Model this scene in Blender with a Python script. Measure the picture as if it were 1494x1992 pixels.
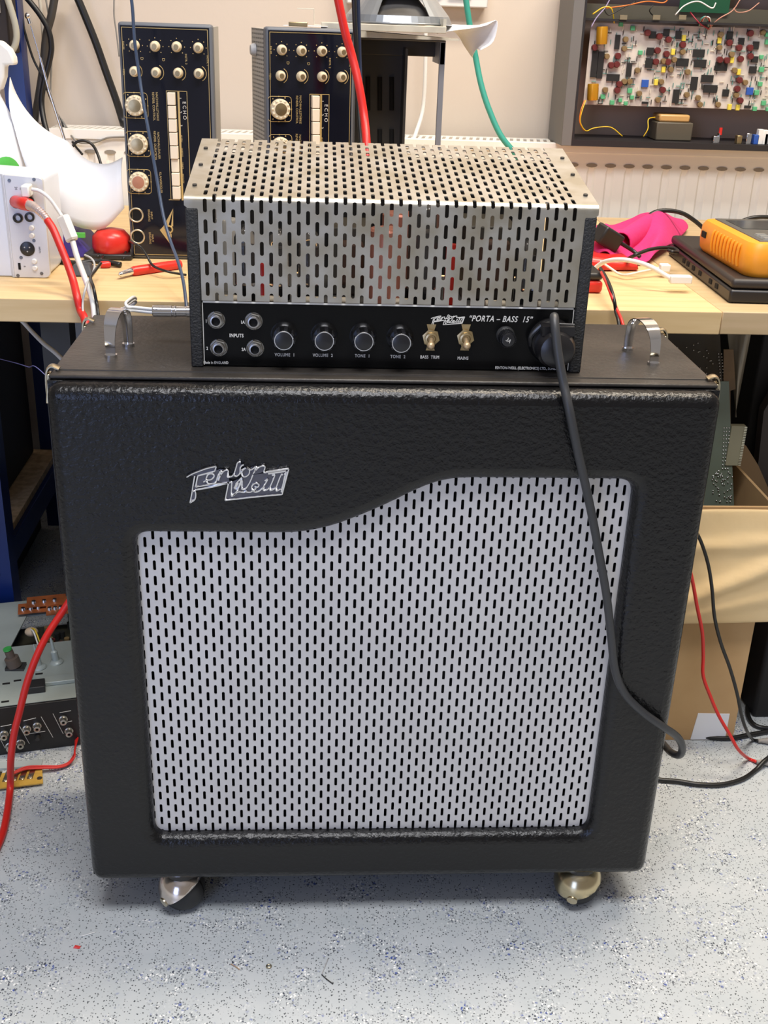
import bpy, bmesh, math, random
from math import sin, cos, pi, radians, sqrt, tan
from mathutils import Vector, Matrix

for o in list(bpy.data.objects): bpy.data.objects.remove(o, do_unlink=True)
S = bpy.context.scene
COL = S.collection
random.seed(7)

# ------------------------------------------------------------------ camera
F, PITCH, YAW, ROLL = 2158.9, .4189, .0687, -.0356
CAM = Vector((-.0686, -.9621, .9349))
fw = Vector((sin(YAW)*cos(PITCH), cos(YAW)*cos(PITCH), -sin(PITCH)))
rt = Vector((cos(YAW), -sin(YAW), 0)); dn = fw.cross(rt)
r2 = rt*cos(ROLL) + dn*sin(ROLL); d2 = -rt*sin(ROLL) + dn*cos(ROLL)
cd = bpy.data.cameras.new('camera'); cam = bpy.data.objects.new('camera', cd); COL.objects.link(cam)
cam.matrix_world = Matrix(((r2.x, -d2.x, -fw.x, CAM.x), (r2.y, -d2.y, -fw.y, CAM.y), (r2.z, -d2.z, -fw.z, CAM.z), (0, 0, 0, 1)))
cd.sensor_fit = 'VERTICAL'; cd.sensor_height = 24; cd.lens = F/1992*24; cd.clip_start = .02
S.camera = cam

def W(px, py, X=None, Y=None, Z=None):
    """point of the place seen at a photo coordinate, on the plane X=, Y= or Z="""
    D = fw*F + r2*(px-747) + d2*(py-996)
    if X is not None: t = (X-CAM.x)/D.x
    elif Y is not None: t = (Y-CAM.y)/D.y
    else: t = (Z-CAM.z)/D.z
    return CAM + D*t

# ------------------------------------------------------------------ light
S.view_settings.view_transform = 'Standard'; S.view_settings.look = 'None'
S.view_settings.gamma = 1; S.view_settings.use_curve_mapping = False
S.view_settings.exposure = 0.0
wd = bpy.data.worlds.new('world'); S.world = wd; wd.use_nodes = True
wd.node_tree.nodes['Background'].inputs[0].default_value = (1, .91, .84, 1)
wd.node_tree.nodes['Background'].inputs[1].default_value = .26

def area(name, loc, target, sx, sy, power, color):
    l = bpy.data.lights.new(name, 'AREA'); l.shape = 'RECTANGLE'; l.size = sx; l.size_y = sy
    l.energy = power; l.color = color
    o = bpy.data.objects.new(name, l); COL.objects.link(o); o.location = loc
    o.rotation_euler = (Vector(target)-Vector(loc)).to_track_quat('-Z', 'Y').to_euler()
    return o
area('ceiling_lamp_back', (.6, .30, 2.40), (.6, .60, 0), 1.2, .30, 44, (1, .88, .72))
area('ceiling_lamp_front', (.0, -.75, 2.40), (.0, -.55, 0), 1.2, .5, 38, (.97, .97, 1))
area('window_light', (-1.5, -2.7, .95), (-.1, .1, .45), 1.0, 1.7, 22, (.42, .56, 1))

# ------------------------------------------------------------------ materials
MAT = {}
def mat(name, col, rough=.5, metal=0., bump=0., bscale=300., var=0., vscale=20., emit=None, trans=0., coat=0., spec=None, stretch=None, col2=None):
    if name in MAT: return MAT[name]
    m = bpy.data.materials.new(name); m.use_nodes = True; nt = m.node_tree
    b = nt.nodes['Principled BSDF']
    b.inputs['Base Color'].default_value = (*col, 1); b.inputs['Roughness'].default_value = rough
    b.inputs['Metallic'].default_value = metal
    if trans: b.inputs['Transmission Weight'].default_value = trans
    if coat: b.inputs['Coat Weight'].default_value = coat; b.inputs['Coat Roughness'].default_value = .15
    if spec is not None: b.inputs['Specular IOR Level'].default_value = spec
    if emit: b.inputs['Emission Color'].default_value = (*emit[:3], 1); b.inputs['Emission Strength'].default_value = emit[3]
    tc = nt.nodes.new('ShaderNodeTexCoord'); src = tc.outputs['Object']
    if stretch:
        mp = nt.nodes.new('ShaderNodeMapping'); mp.inputs['Scale'].default_value = stretch
        nt.links.new(src, mp.inputs[0]); src = mp.outputs[0]
    if bump:
        n = nt.nodes.new('ShaderNodeTexNoise'); n.inputs['Scale'].default_value = bscale; n.inputs['Detail'].default_value = 4
        nt.links.new(src, n.inputs['Vector'])
        bp = nt.nodes.new('ShaderNodeBump'); bp.inputs['Strength'].default_value = bump; bp.inputs['Distance'].default_value = .002
        nt.links.new(n.outputs['Fac'], bp.inputs['Height']); nt.links.new(bp.outputs[0], b.inputs['Normal'])
    if var or col2:
        n = nt.nodes.new('ShaderNodeTexNoise'); n.inputs['Scale'].default_value = vscale; n.inputs['Detail'].default_value = 5
        nt.links.new(src, n.inputs['Vector'])
        mx = nt.nodes.new('ShaderNodeMix'); mx.data_type = 'RGBA'
        c2 = col2 or tuple(min(1, c*(1+var)) for c in col); c1 = col if col2 else tuple(c*(1-var) for c in col)
        mx.inputs[6].default_value = (*c1, 1); mx.inputs[7].default_value = (*c2, 1)
        rp = nt.nodes.new('ShaderNodeMapRange'); rp.inputs[1].default_value = .35; rp.inputs[2].default_value = .65
        nt.links.new(n.outputs['Fac'], rp.inputs[0]); nt.links.new(rp.outputs[0], mx.inputs[0])
        nt.links.new(mx.outputs[2], b.inputs['Base Color'])
    MAT[name] = m
    return m

VINYL = mat('black_vinyl', (.0045, .0045, .005), .24, bump=.5, bscale=240, spec=.40)
VINYL_TOP = mat('brownish_black_vinyl', (.026, .023, .020), .42, bump=.3, bscale=160, col2=(.05, .043, .036), vscale=14)  # lid vinyl: browner and paler than the front, mottled
VINYL_DEEP = mat('inner_black', (.004, .004, .004), .9)
CRACKLE = mat('black_crackle', (.018, .018, .018), .55, bump=.9, bscale=500)
GRILLE = mat('silver_grille', (.60, .59, .60), .45, metal=.35, var=.05, vscale=8)
STEEL = mat('worn_steel', (.52, .50, .45), .36, metal=.75, col2=(.40, .36, .28), vscale=30)
CHROME = mat('chrome', (.85, .85, .87), .08, metal=1)
NICKEL = mat('aged_nickel', (.62, .56, .42), .28, metal=1, col2=(.5, .42, .27), vscale=40)
BRASS = mat('aged_brass', (.48, .37, .20), .35, metal=.9, var=.15, vscale=60)
PANEL = mat('panel_black', (.004, .004, .004), .22, spec=.18)
WHITEINK = mat('white_ink', (.72, .70, .64), .6)
KNOBBLK = mat('knob_black', (.012, .012, .014), .3)
RUBBER = mat('rubber', (.02, .02, .02), .6)
CABLE = mat('cable_grey_black', (.035, .036, .038), .42)
BLKCABLE = mat('cable_black', (.010, .010, .010), .4)
REDCABLE = mat('cable_red', (.62, .02, .015), .38)
WHITEPL = mat('white_plastic', (.80, .80, .78), .4)
GREYPL = mat('grey_plastic', (.45, .45, .45), .45)
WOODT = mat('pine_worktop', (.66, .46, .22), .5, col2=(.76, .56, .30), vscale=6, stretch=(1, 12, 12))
WOODE = mat('pine_edge', (.55, .38, .18), .55, col2=(.63, .46, .23), vscale=6, stretch=(1, 12, 12))
WALL = mat('wall_paint', (.66, .58, .50), .85, bump=.08, bscale=120)
ENAMEL = mat('radiator_enamel', (.90, .88, .83), .4)
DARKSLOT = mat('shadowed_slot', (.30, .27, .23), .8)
BLUEST = mat('blue_racking', (.006, .025, .16), .35)
CHIP = mat('chipboard', (.68, .52, .32), .8, col2=(.45, .32, .18), vscale=80)
CARD = mat('cardboard', (.50, .31, .14), .8, col2=(.56, .36, .17), vscale=12)
CARD_IN = mat('cardboard_creased', (.70, .50, .25), .7, bump=.6, bscale=22, col2=(.76, .57, .31), vscale=10)
PAPER = mat('paper', (.86, .87, .90), .7)
GOLD = mat('gold_ink', (.62, .45, .18), .4, metal=.3)
ECHOBLUE = mat('echo_panel_glossy', (.006, .007, .014), .12)
ECHOGREY = mat('echo_case_grey', (.12, .13, .15), .5)
CREAMK = mat('cream_knob', (.70, .60, .42), .35)
KEYM = mat('cream_key', (.86, .75, .58), .45)
CASEGREY = mat('perforated_grey', (.42, .40, .36), .5)
DARKMET = mat('dark_metal', (.035, .033, .030), .45)
REDPL = mat('red_plastic', (.65, .03, .02), .3)
ORANGE = mat('orange_rubber', (.85, .33, .02), .45)
PINK = mat('pink_cloth', (.66, .03, .18), .9, bump=.5, bscale=120)
PURPLE = mat('purple_card', (.06, .04, .28), .5)
GREEN = mat('green_print', (.10, .50, .08), .5)
PCBW = mat('pale_circuit_board', (.66, .60, .54), .5, col2=(.56, .50, .44), vscale=60)
PCBG = mat('green_circuit_board', (.03, .16, .07), .4)
PCBBACK = mat('grey_green_circuit_board', (.13, .15, .09), .45, col2=(.16, .20, .17), vscale=7)
SOLDER = mat('solder', (.75, .75, .75), .25, metal=1)
ICM = mat('chip_black', (.02, .02, .02), .45)
TRANSF = mat('transformer_steel', (.10, .085, .06), .5)
TAPE = mat('amber_tape', (.55, .33, .12), .4)
GALV = mat('zinc_plate', (.40, .45, .42), .4, metal=.15, var=.12, vscale=10)
COPPER = mat('pink_copper', (.80, .32, .22), .35, metal=.3)
GLASS = mat('valve_glass', (.9, .85, .8), .05, trans=.95)
TEAL = mat('cable_teal', (.05, .35, .28), .4)
YELLOW = mat('cable_yellow', (.75, .50, .02), .4)

# floor: pale blue-grey safety vinyl with scattered chips
def floor_mat():
    m = bpy.data.materials.new('speckled_floor'); m.use_nodes = True; nt = m.node_tree; b = nt.nodes['Principled BSDF']
    b.inputs['Roughness'].default_value = .42
    tc = nt.nodes.new('ShaderNodeTexCoord')
    def noise(s, d=3):
        n = nt.nodes.new('ShaderNodeTexNoise'); n.inputs['Scale'].default_value = s; n.inputs['Detail'].default_value = d
        nt.links.new(tc.outputs['Object'], n.inputs['Vector']); return n
    def ramp(inp, a, bb):
        r = nt.nodes.new('ShaderNodeMapRange'); r.inputs[1].default_value = a; r.inputs[2].default_value = bb
        nt.links.new(inp, r.inputs[0]); return r.outputs[0]
    def mix(fac, c1, c2):
        x = nt.nodes.new('ShaderNodeMix'); x.data_type = 'RGBA'
        if isinstance(fac, float): x.inputs[0].default_value = fac
        else: nt.links.new(fac, x.inputs[0])
        for i, c in ((6, c1), (7, c2)):
            if isinstance(c, tuple): x.inputs[i].default_value = (*c, 1)
            else: nt.links.new(c, x.inputs[i])
        return x.outputs[2]
    def mul(a, c):
        x = nt.nodes.new('ShaderNodeMath'); x.operation = 'MULTIPLY'; nt.links.new(a, x.inputs[0]); nt.links.new(c, x.inputs[1]); return x.outputs[0]
    base = mix(ramp(noise(25).outputs['Fac'], .3, .7), (.50, .54, .555), (.56, .59, .60))
    big = noise(32, 2)
    def chips(scale, size, seed, thr):
        mp = nt.nodes.new('ShaderNodeMapping'); mp.inputs['Location'].default_value = (seed, seed*2, 0)
        nt.links.new(tc.outputs['Object'], mp.inputs[0])
        # warp so that chips are ragged
        v = nt.nodes.new('ShaderNodeTexVoronoi'); v.inputs['Scale'].default_value = scale
        wn = nt.nodes.new('ShaderNodeTexNoise'); wn.inputs['Scale'].default_value = scale*1.2
        nt.links.new(mp.outputs[0], wn.inputs['Vector'])
        ad = nt.nodes.new('ShaderNodeVectorMath'); ad.operation = 'MULTIPLY_ADD'; ad.inputs[1].default_value = (1.2/scale,)*3
        nt.links.new(wn.outputs['Color'], ad.inputs[0]); nt.links.new(mp.outputs[0], ad.inputs[2])
        nt.links.new(ad.outputs[0], v.inputs['Vector'])
        d = ramp(v.outputs['Distance'], size+.05, size-.05)
        sp = nt.nodes.new('ShaderNodeSeparateColor'); nt.links.new(v.outputs['Color'], sp.inputs[0])
        return mul(d, ramp(sp.outputs[0], thr, thr+.02)), sp.outputs[1]
    mask = ramp(big.outputs['Fac'], .48, .66)
    f1, _ = chips(320, .37, 0, .46); c = mix(mul(f1, mask), base, (.05, .06, .09))
    f2, _ = chips(280, .36, 3, .56); c = mix(mul(f2, mask), c, (.95, .95, .93))
    f3, _ = chips(230, .34, 7, .70); c = mix(mul(f3, mask), c, (.06, .10, .36))
    f4, _ = chips(380, .30, 11, .50); c = mix(f4, c, (.07, .08, .09))
    nt.links.new(c, b.inputs['Base Color'])
    return m
FLOORM = floor_mat()

# ------------------------------------------------------------------ mesh helpers
class MB:
    def __init__(s): s.v = []; s.f = []; s.m = []
    def add(s, vs, fs, mi=0):
        n = len(s.v); s.v += [Vector(v) for v in vs]; s.f += [[n+i for i in f] for f in fs]; s.m += [mi]*len(fs); return s
    def box(s, a, b, mi=0, mx=None):
        x0, y0, z0 = a; x1, y1, z1 = b
        vs = [(x0,y0,z0),(x1,y0,z0),(x1,y1,z0),(x0,y1,z0),(x0,y0,z1),(x1,y0,z1),(x1,y1,z1),(x0,y1,z1)]
        if mx: vs = [mx @ Vector(v) for v in vs]
        return s.add(vs, [(3,2,1,0),(4,5,6,7),(0,1,5,4),(1,2,6,5),(2,3,7,6),(3,0,4,7)], mi)
    def hexa(s, bot, top, mi=0):
        return s.add(list(bot)+list(top), [(3,2,1,0),(4,5,6,7),(0,1,5,4),(1,2,6,5),(2,3,7,6),(3,0,4,7)], mi)
    def prism(s, poly, ext, mi=0):
        """poly: 3D points of a planar polygon, ext: extrusion vector"""
        n = len(poly); e = Vector(ext); P = [Vector(p) for p in poly]
        return s.add(P+[p+e for p in P], [tuple(range(n))[::-1], tuple(range(n, 2*n))] + [(i, (i+1) % n, n+(i+1) % n, n+i) for i in range(n)], mi)
    def lathe(s, p0, ax, prof, seg=24, mi=0, sx=1, sy=1, cap=True):
        """prof: (radius, distance along axis)"""
        p0 = Vector(p0); ax = Vector(ax).normalized()
        u = ax.orthogonal().normalized(); w = ax.cross(u)
        vs = []; fs = []
        for (r, h) in prof:
            for k in range(seg):
                a = 2*pi*k/seg; vs.append(p0+ax*h+u*(r*cos(a)*sx)+w*(r*sin(a)*sy))
        for i in range(len(prof)-1):
            for k in range(seg):
                k2 = (k+1) % seg; fs.append((i*seg+k, i*seg+k2, (i+1)*seg+k2, (i+1)*seg+k))
        if cap: fs.append(tuple(range(seg))[::-1]); fs.append(tuple((len(prof)-1)*seg+k for k in range(seg)))
        return s.add(vs, fs, mi)
    def cyl(s, p0, p1, r, seg=16, mi=0, r1=None):
        d = Vector(p1)-Vector(p0); return s.lathe(p0, d, [(r, 0), (r if r1 is None else r1, d.length)], seg, mi)
    def ball(s, c, r, mi=0, seg=16, rings=10, sc=(1,1,1)):
        c = Vector(c); vs = []; fs = []
        for i in range(rings+1):
            t = pi*i/rings
            for k in range(seg):
                a = 2*pi*k/seg; vs.append(c+Vector((r*sin(t)*cos(a)*sc[0], r*sin(t)*sin(a)*sc[1], r*cos(t)*sc[2])))
        for i in range(rings):
            for k in range(seg):
                k2 = (k+1) % seg; fs.append((i*seg+k, (i+1)*seg+k, (i+1)*seg+k2, i*seg+k2))
        return s.add(vs, fs, mi)
    def tube(s, pts, r, seg=8, mi=0, smooth=True, n=8, flat=1., up=None):
        P = [Vector(p) for p in pts]
        if smooth and len(P) > 2: P = spline(P, n)
        vs = []; fs = []; N = len(P); prev = None
        for i, p in enumerate(P):
            t = (P[min(i+1, N-1)]-P[max(i-1, 0)])
            if t.length < 1e-9: t = Vector((0, 0, 1))
            t.normalize()
            if up is not None: u = Vector(up).cross(t); u = u.normalized() if u.length > 1e-6 else t.orthogonal().normalized()
            elif prev is None: u = t.orthogonal().normalized()
            else: u = prev - t*prev.dot(t); u = u.normalized() if u.length > 1e-6 else t.orthogonal().normalized()
            prev = u; w = t.cross(u)
            rr = r[min(int(i*len(r)/N), len(r)-1)] if isinstance(r, (list, tuple)) else r
            for k in range(seg):
                a = 2*pi*(k+.5)/seg; vs.append(p+u*rr*cos(a)+w*rr*flat*sin(a))
        for i in range(N-1):
            for k in range(seg):
                k2 = (k+1) % seg; fs.append((i*seg+k, i*seg+k2, (i+1)*seg+k2, (i+1)*seg+k))
        fs.append(tuple(range(seg))[::-1]); fs.append(tuple((N-1)*seg+k for k in range(seg)))
        return s.add(vs, fs, mi)
    def ring(s, c, ax, R, r, seg=28, k=8, mi=0):
        c = Vector(c); ax = Vector(ax).normalized(); u = ax.orthogonal().normalized(); w = ax.cross(u); vs = []; fs = []
        for i in range(seg):
            a = 2*pi*i/seg; d = u*cos(a)+w*sin(a)
            for j in range(k):
                b = 2*pi*j/k; vs.append(c+d*(R+r*cos(b))+ax*r*sin(b))
        for i in range(seg):
            for j in range(k):
                fs.append((i*k+j, i*k+(j+1) % k, ((i+1) % seg)*k+(j+1) % k, ((i+1) % seg)*k+j))
        return s.add(vs, fs, mi)
    def build(s, name, mats, parent=None, bevel=0, bseg=2, smooth=False, world=True, label=None, cat=None, group=None, kind=None, solid=0, weld=False, sub=0):
        if not isinstance(mats, (list, tuple)): mats = [mats]
        vs = s.v; org = None
        if parent is not None and world:
            inv = root_mx(parent).inverted(); vs = [inv @ v for v in vs]
        elif parent is None:
            xs = [v.x for v in vs]; ys = [v.y for v in vs]; zs = [v.z for v in vs]
            org = Vector(((min(xs)+max(xs))/2, (min(ys)+max(ys))/2, min(zs))); vs = [v-org for v in vs]
        me = bpy.data.meshes.new(name); me.from_pydata([tuple(v) for v in vs], [], s.f)
        for m in mats: me.materials.append(m)
        me.polygons.foreach_set('material_index', s.m)
        bm = bmesh.new(); bm.from_mesh(me)
        if weld: bmesh.ops.remove_doubles(bm, verts=bm.verts, dist=2e-5)
        bmesh.ops.recalc_face_normals(bm, faces=bm.faces); bm.to_mesh(me); bm.free()
        if smooth:
            for p in me.polygons: p.use_smooth = True
            if smooth != 'all': me.set_sharp_from_angle(angle=radians(38))
        o = bpy.data.objects.new(name, me); COL.objects.link(o)
        if parent is not None: o.parent = parent
        if org is not None: o.location = org
        if solid:
            md = o.modifiers.new('solid', 'SOLIDIFY'); md.thickness = abs(solid); md.offset = 1 if solid > 0 else -1
        if bevel:
            md = o.modifiers.new('bevel', 'BEVEL'); md.width = bevel; md.segments = bseg; md.limit_method = 'ANGLE'; md.angle_limit = radians(35)
            for p in me.polygons: p.use_smooth = True
            me.set_sharp_from_angle(angle=radians(60))
        if sub:
            md = o.modifiers.new('sub', 'SUBSURF'); md.levels = sub; md.render_levels = sub
        tag(o, label, cat, group, kind)
        return o

def root_mx(o):
    m = o.matrix_basis.copy()
    while o.parent: o = o.parent; m = o.matrix_basis @ m
    return m
def spline(P, n=8):
    out = []; Q = [P[0]*2-P[1]]+P+[P[-1]*2-P[-2]]
    for i in range(1, len(Q)-2):
        a, b, c, d = Q[i-1], Q[i], Q[i+1], Q[i+2]
        for k in range(n):
            t = k/n; out.append(.5*((2*b)+(c-a)*t+(2*a-5*b+4*c-d)*t*t+(3*b-a-3*c+d)*t**3))
    out.append(P[-1]); return out
def tag(o, label=None, cat=None, group=None, kind=None):
    if label: o['label'] = label
    if cat: o['category'] = cat
    if group: o['group'] = group
    if kind: o['kind'] = kind
    return o
def thing(name, label, cat, loc=(0,0,0), rz=0, group=None):
    o = bpy.data.objects.new(name, None); COL.objects.link(o); o.location = loc; o.rotation_euler = (0, 0, rz)
    o.empty_display_size = .02
    return tag(o, label, cat, group)
def struct(o): o['kind'] = 'structure'; return o
def copy_tree(o, parent=None):
    c = o.copy(); COL.objects.link(c); c.parent = parent
    for ch in list(o.children): copy_tree(ch, c)
    return c
def cable(name, pts, r, m, label, cat='cable', group=None, parent=None, seg=10, n=10):
    return MB().tube(pts, r, seg, n=n).build(name, m, parent, smooth='all', label=label, cat=cat, group=group)
def text(body, pos, size, m, parent, rot=0, sx=.8, shear=0, bold=0, align='CENTER', name='lettering', depth=.00008, spacing=1., normal='-Y', label=None):
    """printed words lying on a plane facing -Y, centred at pos"""
    cu = bpy.data.curves.new('t', 'FONT'); cu.body = body; cu.size = size; cu.align_x = align; cu.align_y = 'CENTER'
    cu.extrude = depth; cu.offset = bold; cu.shear = shear; cu.space_character = spacing
    t = bpy.data.objects.new('t', cu); COL.objects.link(t)
    me = bpy.data.meshes.new_from_object(t.evaluated_get(bpy.context.evaluated_depsgraph_get()))
    bpy.data.objects.remove(t, do_unlink=True); bpy.data.curves.remove(cu)
    Mx = Matrix.Translation(Vector(pos)) @ Matrix.Rotation(rot, 4, 'Y') @ Matrix.Rotation(pi/2, 4, 'X') @ Matrix.Diagonal((sx, 1, 1, 1))
    me.transform(root_mx(parent).inverted() @ Mx); me.materials.clear(); me.materials.append(m)
    o = bpy.data.objects.new(name, me); COL.objects.link(o); o.parent = parent
    if label: o['label'] = label
    return o

def perf(mb, mapf, u0, u1, v0, v1, pu, pv, sw, sl, voff=0., uoff=0., extra=(), arc=4, mi=0, stagger=True):
    """perforated sheet: columns of rounded slots, every other column shifted by half a pitch"""
    h = sl/2-sw/2; r = sw/2; EPS = 1e-6
    ncol = int((u1-u0)/pu+.5)
    marks = {v0, v1}; marks |= {e for e in extra if v0 < e < v1}
    for s_ in ((0, .5) if stagger else (0,)):
        k = math.floor((v0-voff)/pv)-2
        while True:
            c = voff+(k+s_)*pv; k += 1
            if c-sl > v1: break
            for q in (c-h, c+h):
                if v0 < q < v1: marks.add(q)
    mk = sorted(marks); mk = [m_ for i, m_ in enumerate(mk) if i == 0 or m_-mk[i-1] > 2e-5]
    def quad(a, b, c, d):
        P = [mapf(*p) for p in (a, b, c, d)]; mb.add(P, [(0, 1, 2, 3)], mi)
    us = [r*cos(pi-pi*j/(2*arc)) for j in range(2*arc+1)]
    for i in range(ncol):
        uc = u0+(i+.5)*pu
        half = .5 if (stagger and i % 2) else 0
        for j in range(len(mk)-1):
            quad((uc-pu/2, mk[j]), (uc-r, mk[j]), (uc-r, mk[j+1]), (uc-pu/2, mk[j+1]))
            quad((uc+r, mk[j]), (uc+pu/2, mk[j]), (uc+pu/2, mk[j+1]), (uc+r, mk[j+1]))
        k = math.floor((v0-voff)/pv)-2
        while True:
            c = voff+(k+half)*pv; c2 = c+pv; k += 1
            if c > v1+sl: break
            A0, B0 = c+h, c2-h
            cuts = [A0]+[m_ for m_ in mk if A0+2e-5 < m_ < B0-2e-5]+[B0]
            for q in range(len(us)-1):
                ua, ub = us[q], us[q+1]; ca, cb = sqrt(max(0, r*r-ua*ua)), sqrt(max(0, r*r-ub*ub))
                la, lb, ta, tb = A0+ca, A0+cb, B0-ca, B0-cb
                # vertical samples
                inner = [m_ for m_ in cuts[1:-1] if m_ > max(la, lb)+1e-5 and m_ < min(ta, tb)-1e-5]
                seqa = [la]+inner+[ta]; seqb = [lb]+inner+[tb]
                for w_ in range(len(seqa)-1):
                    y = [min(max(t_, v0), v1) for t_ in (seqa[w_], seqb[w_], seqb[w_+1], seqa[w_+1])]
                    if max(abs(y[3]-y[0]), abs(y[2]-y[1])) < 1e-5: continue
                    quad((uc+ua, y[0]), (uc+ub, y[1]), (uc+ub, y[2]), (uc+ua, y[3]))
    return u0, u0+ncol*pu

def plate_with_hole(name, outer, inner, depth, bev, m, parent, mapm, bres=4):
    """flat board in the XZ plane with a hole and rounded edges on both contours; outline points (x, z), front face at y=0"""
    cu = bpy.data.curves.new('c', 'CURVE'); cu.dimensions = '2D'; cu.fill_mode = 'BOTH'
    cu.extrude = depth/2-bev; cu.bevel_depth = bev; cu.bevel_resolution = bres; cu.offset = -bev
    for pts in [outer]+inner:
        sp = cu.splines.new('POLY'); sp.points.add(len(pts)-1); sp.use_cyclic_u = True
        for p, q in zip(sp.points, pts): p.co = (q[0], q[1], 0, 1)
    t = bpy.data.objects.new('t', cu); COL.objects.link(t)
    me = bpy.data.meshes.new_from_object(t.evaluated_get(bpy.context.evaluated_depsgraph_get()))
    bpy.data.objects.remove(t, do_unlink=True); bpy.data.curves.remove(cu)
    me.transform(Matrix.Translation((0, depth/2, 0)) @ Matrix.Rotation(pi/2, 4, 'X'))
    me.transform(root_mx(parent).inverted() @ mapm); me.materials.clear(); me.materials.append(m)
    for p in me.polygons: p.use_smooth = True
    me.set_sharp_from_angle(angle=radians(50))
    o = bpy.data.objects.new(name, me); COL.objects.link(o); o.parent = parent
    return o
def rounded(pts, radii, n=6):
    """polygon with rounded corners, 2D"""
    out = []; N = len(pts)
    for i in range(N):
        p = Vector(pts[i]); a = Vector(pts[i-1]); b = Vector(pts[(i+1) % N]); r = radii[i] if isinstance(radii, (list, tuple)) else radii
        if r <= 0: out.append(tuple(p)); continue
        da = (a-p).normalized(); db = (b-p).normalized(); ang = da.angle(db); t = r/tan(ang/2)
        s0 = p+da*t; s1 = p+db*t
        for k in range(n+1):
            q = k/n; out.append(tuple((1-q)**2*s0+2*q*(1-q)*p+q*q*s1))
    return out

# ================================================================== the room
struct(MB().box((-2.6, -3.2, -.05), (2.6, 1.15, 0)).build('floor', FLOORM))
struct(MB().box((-2.6, 1.15, 0), (2.6, 1.25, 2.5)).build('wall_back', WALL))
struct(MB().box((-2.6, 1.135, 0), (2.6, 1.15, .09)).build('baseboard_back', mat('skirting', (.25, .24, .22), .6), bevel=.003))
struct(MB().box((-2.6, -3.2, 2.45), (2.6, 1.25, 2.5)).build('ceiling', mat('ceiling_white', (.7, .68, .64), .9)))

# ================================================================== loudspeaker cabinet
ZT = .6304; ZB0 = .0555; HW = .31; DEP = .238
cab = thing('speaker_cabinet', 'large black vinyl loudspeaker cabinet with silver slotted grille standing on castors', 'speaker cabinet', (0, DEP/2, 0))
CZ = ZT-.0042   # top of the carcass, the lid lies on it
outer = rounded([(-HW, ZB0), (HW, ZB0), (HW, CZ), (-HW, CZ)], [.016, .016, .015, .015])
inner = []
def q(px, py): p = W(px, py, Y=.004); return (p.x, p.z)
top_curve = [(-.236, .4785), (-.17, .4788), (-.11, .4785), (-.08, .480), (-.052, .4865), (-.026, .497), (.0, .5095), (.022, .5215), (.042, .531), (.060, .536), (.078, .5375), (.12, .5378), (.238, .5378)]
cs = [(p.x, p.y) for p in spline([Vector((a, b, 0)) for a, b in top_curve], 5)]
inner = cs[1:-1]
hole = rounded([(-.2385, .1165), (.2375, .1165), (.2375, .5378), (.15, .5378), (-.2385, .30)], [.014, .014, .016, 0, 0])[:-2]
hole += [(x, z) for x, z in cs[::-1] if -.20 < x < .215]
hole += rounded([(-.20, .4788), (-.2385, .4788), (-.2385, .40)], [0, .013, 0])[1:-1]
plate_with_hole('front_baffle', outer, [hole], .034, .013, VINYL, cab, Matrix.Identity(4))
sh = MB()
sh.box((-HW-.0002, .015, ZB0), (-HW+.014, DEP, CZ)); sh.box((HW-.014, .015, ZB0), (HW+.0002, DEP, CZ))
sh.box((-HW+.0145, .0175, ZB0), (HW-.0145, DEP-.001, ZB0+.014)); sh.box((-HW+.0145, .0175, CZ-.0008), (HW-.0145, DEP-.001, CZ))
sh.box((-HW+.0145, DEP-.015, ZB0+.0145), (HW-.0145, DEP-.001, CZ-.0145))
sh.build('carcass', VINYL, cab, bevel=.004)
gm = MB()
perf(gm, lambda u, v: (u, .0150, v), -.2510, .256, .106, .548, .00784, .0168, .0030, .0112, voff=.1128)
gm.build('grille', GRILLE, cab, solid=.0012, weld=True)
# driver behind the grille, dark
dr = MB(); dr.box((-.29, .10, .08), (.29, .112, .60)); dr.build('baffle_board', VINYL_DEEP, cab)
dr = MB(); dr.lathe((0, .10, .30), (0, 1, 0), [(.165, 0), (.160, -.006), (.15, -.004), (.14, 0)], 40, cap=False); dr.lathe((0, .098, .30), (0, 1, 0), [(.14, 0), (.05, .0015), (.045, -.008), (0.001, -.018)], 40, cap=False)
dr.build('speaker_cone', mat('cone_paper', (.012, .012, .012), .9), cab, smooth=True)
# lid with lipped edge
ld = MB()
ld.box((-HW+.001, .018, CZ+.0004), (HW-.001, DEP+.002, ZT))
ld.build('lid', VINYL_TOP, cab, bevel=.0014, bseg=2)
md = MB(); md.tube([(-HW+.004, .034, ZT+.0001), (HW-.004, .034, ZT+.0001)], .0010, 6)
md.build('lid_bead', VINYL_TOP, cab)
# strap handles on the lid
def handle(p0, p1, hgt, wd_):
    p0 = Vector(p0); p1 = Vector(p1); d = (p1-p0); side = Vector((0, 0, 1)).cross(d.normalized())
    m = MB(); n = 18; vs = []
    pts = []
    for i in range(n+1):
        t = i/n; a = pi*t
        x = .5-.5*cos(a); z = hgt*(sin(a)**.55 if 0 < t < 1 else 0)
        pts.append(p0+d*x+Vector((0, 0, z)))
    for i, p in enumerate(pts):
        t = i/n; w = wd_*(.62+.38*sin(pi*t)); th = .0016
        tg = (pts[min(i+1, n)]-pts[max(i-1, 0)]).normalized(); nn = side.cross(tg).normalized()
        for j in range(7):
            s_ = j/3-1; vs.append(p+side*w/2*s_+nn*(th*(1-s_*s_)*1.6))
        for j in range(7):
            s_ = 1-j/3; vs.append(p+side*w/2*s_-nn*th*.6)
    fs = []
    for i in range(n):
        for j in range(14): fs.append((i*14+j, i*14+(j+1) % 14, (i+1)*14+(j+1) % 14, (i+1)*14+j))
    fs.append(tuple(range(14))); fs.append(tuple(n*14+j for j in range(14)))
    m.add(vs, fs); return m
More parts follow.
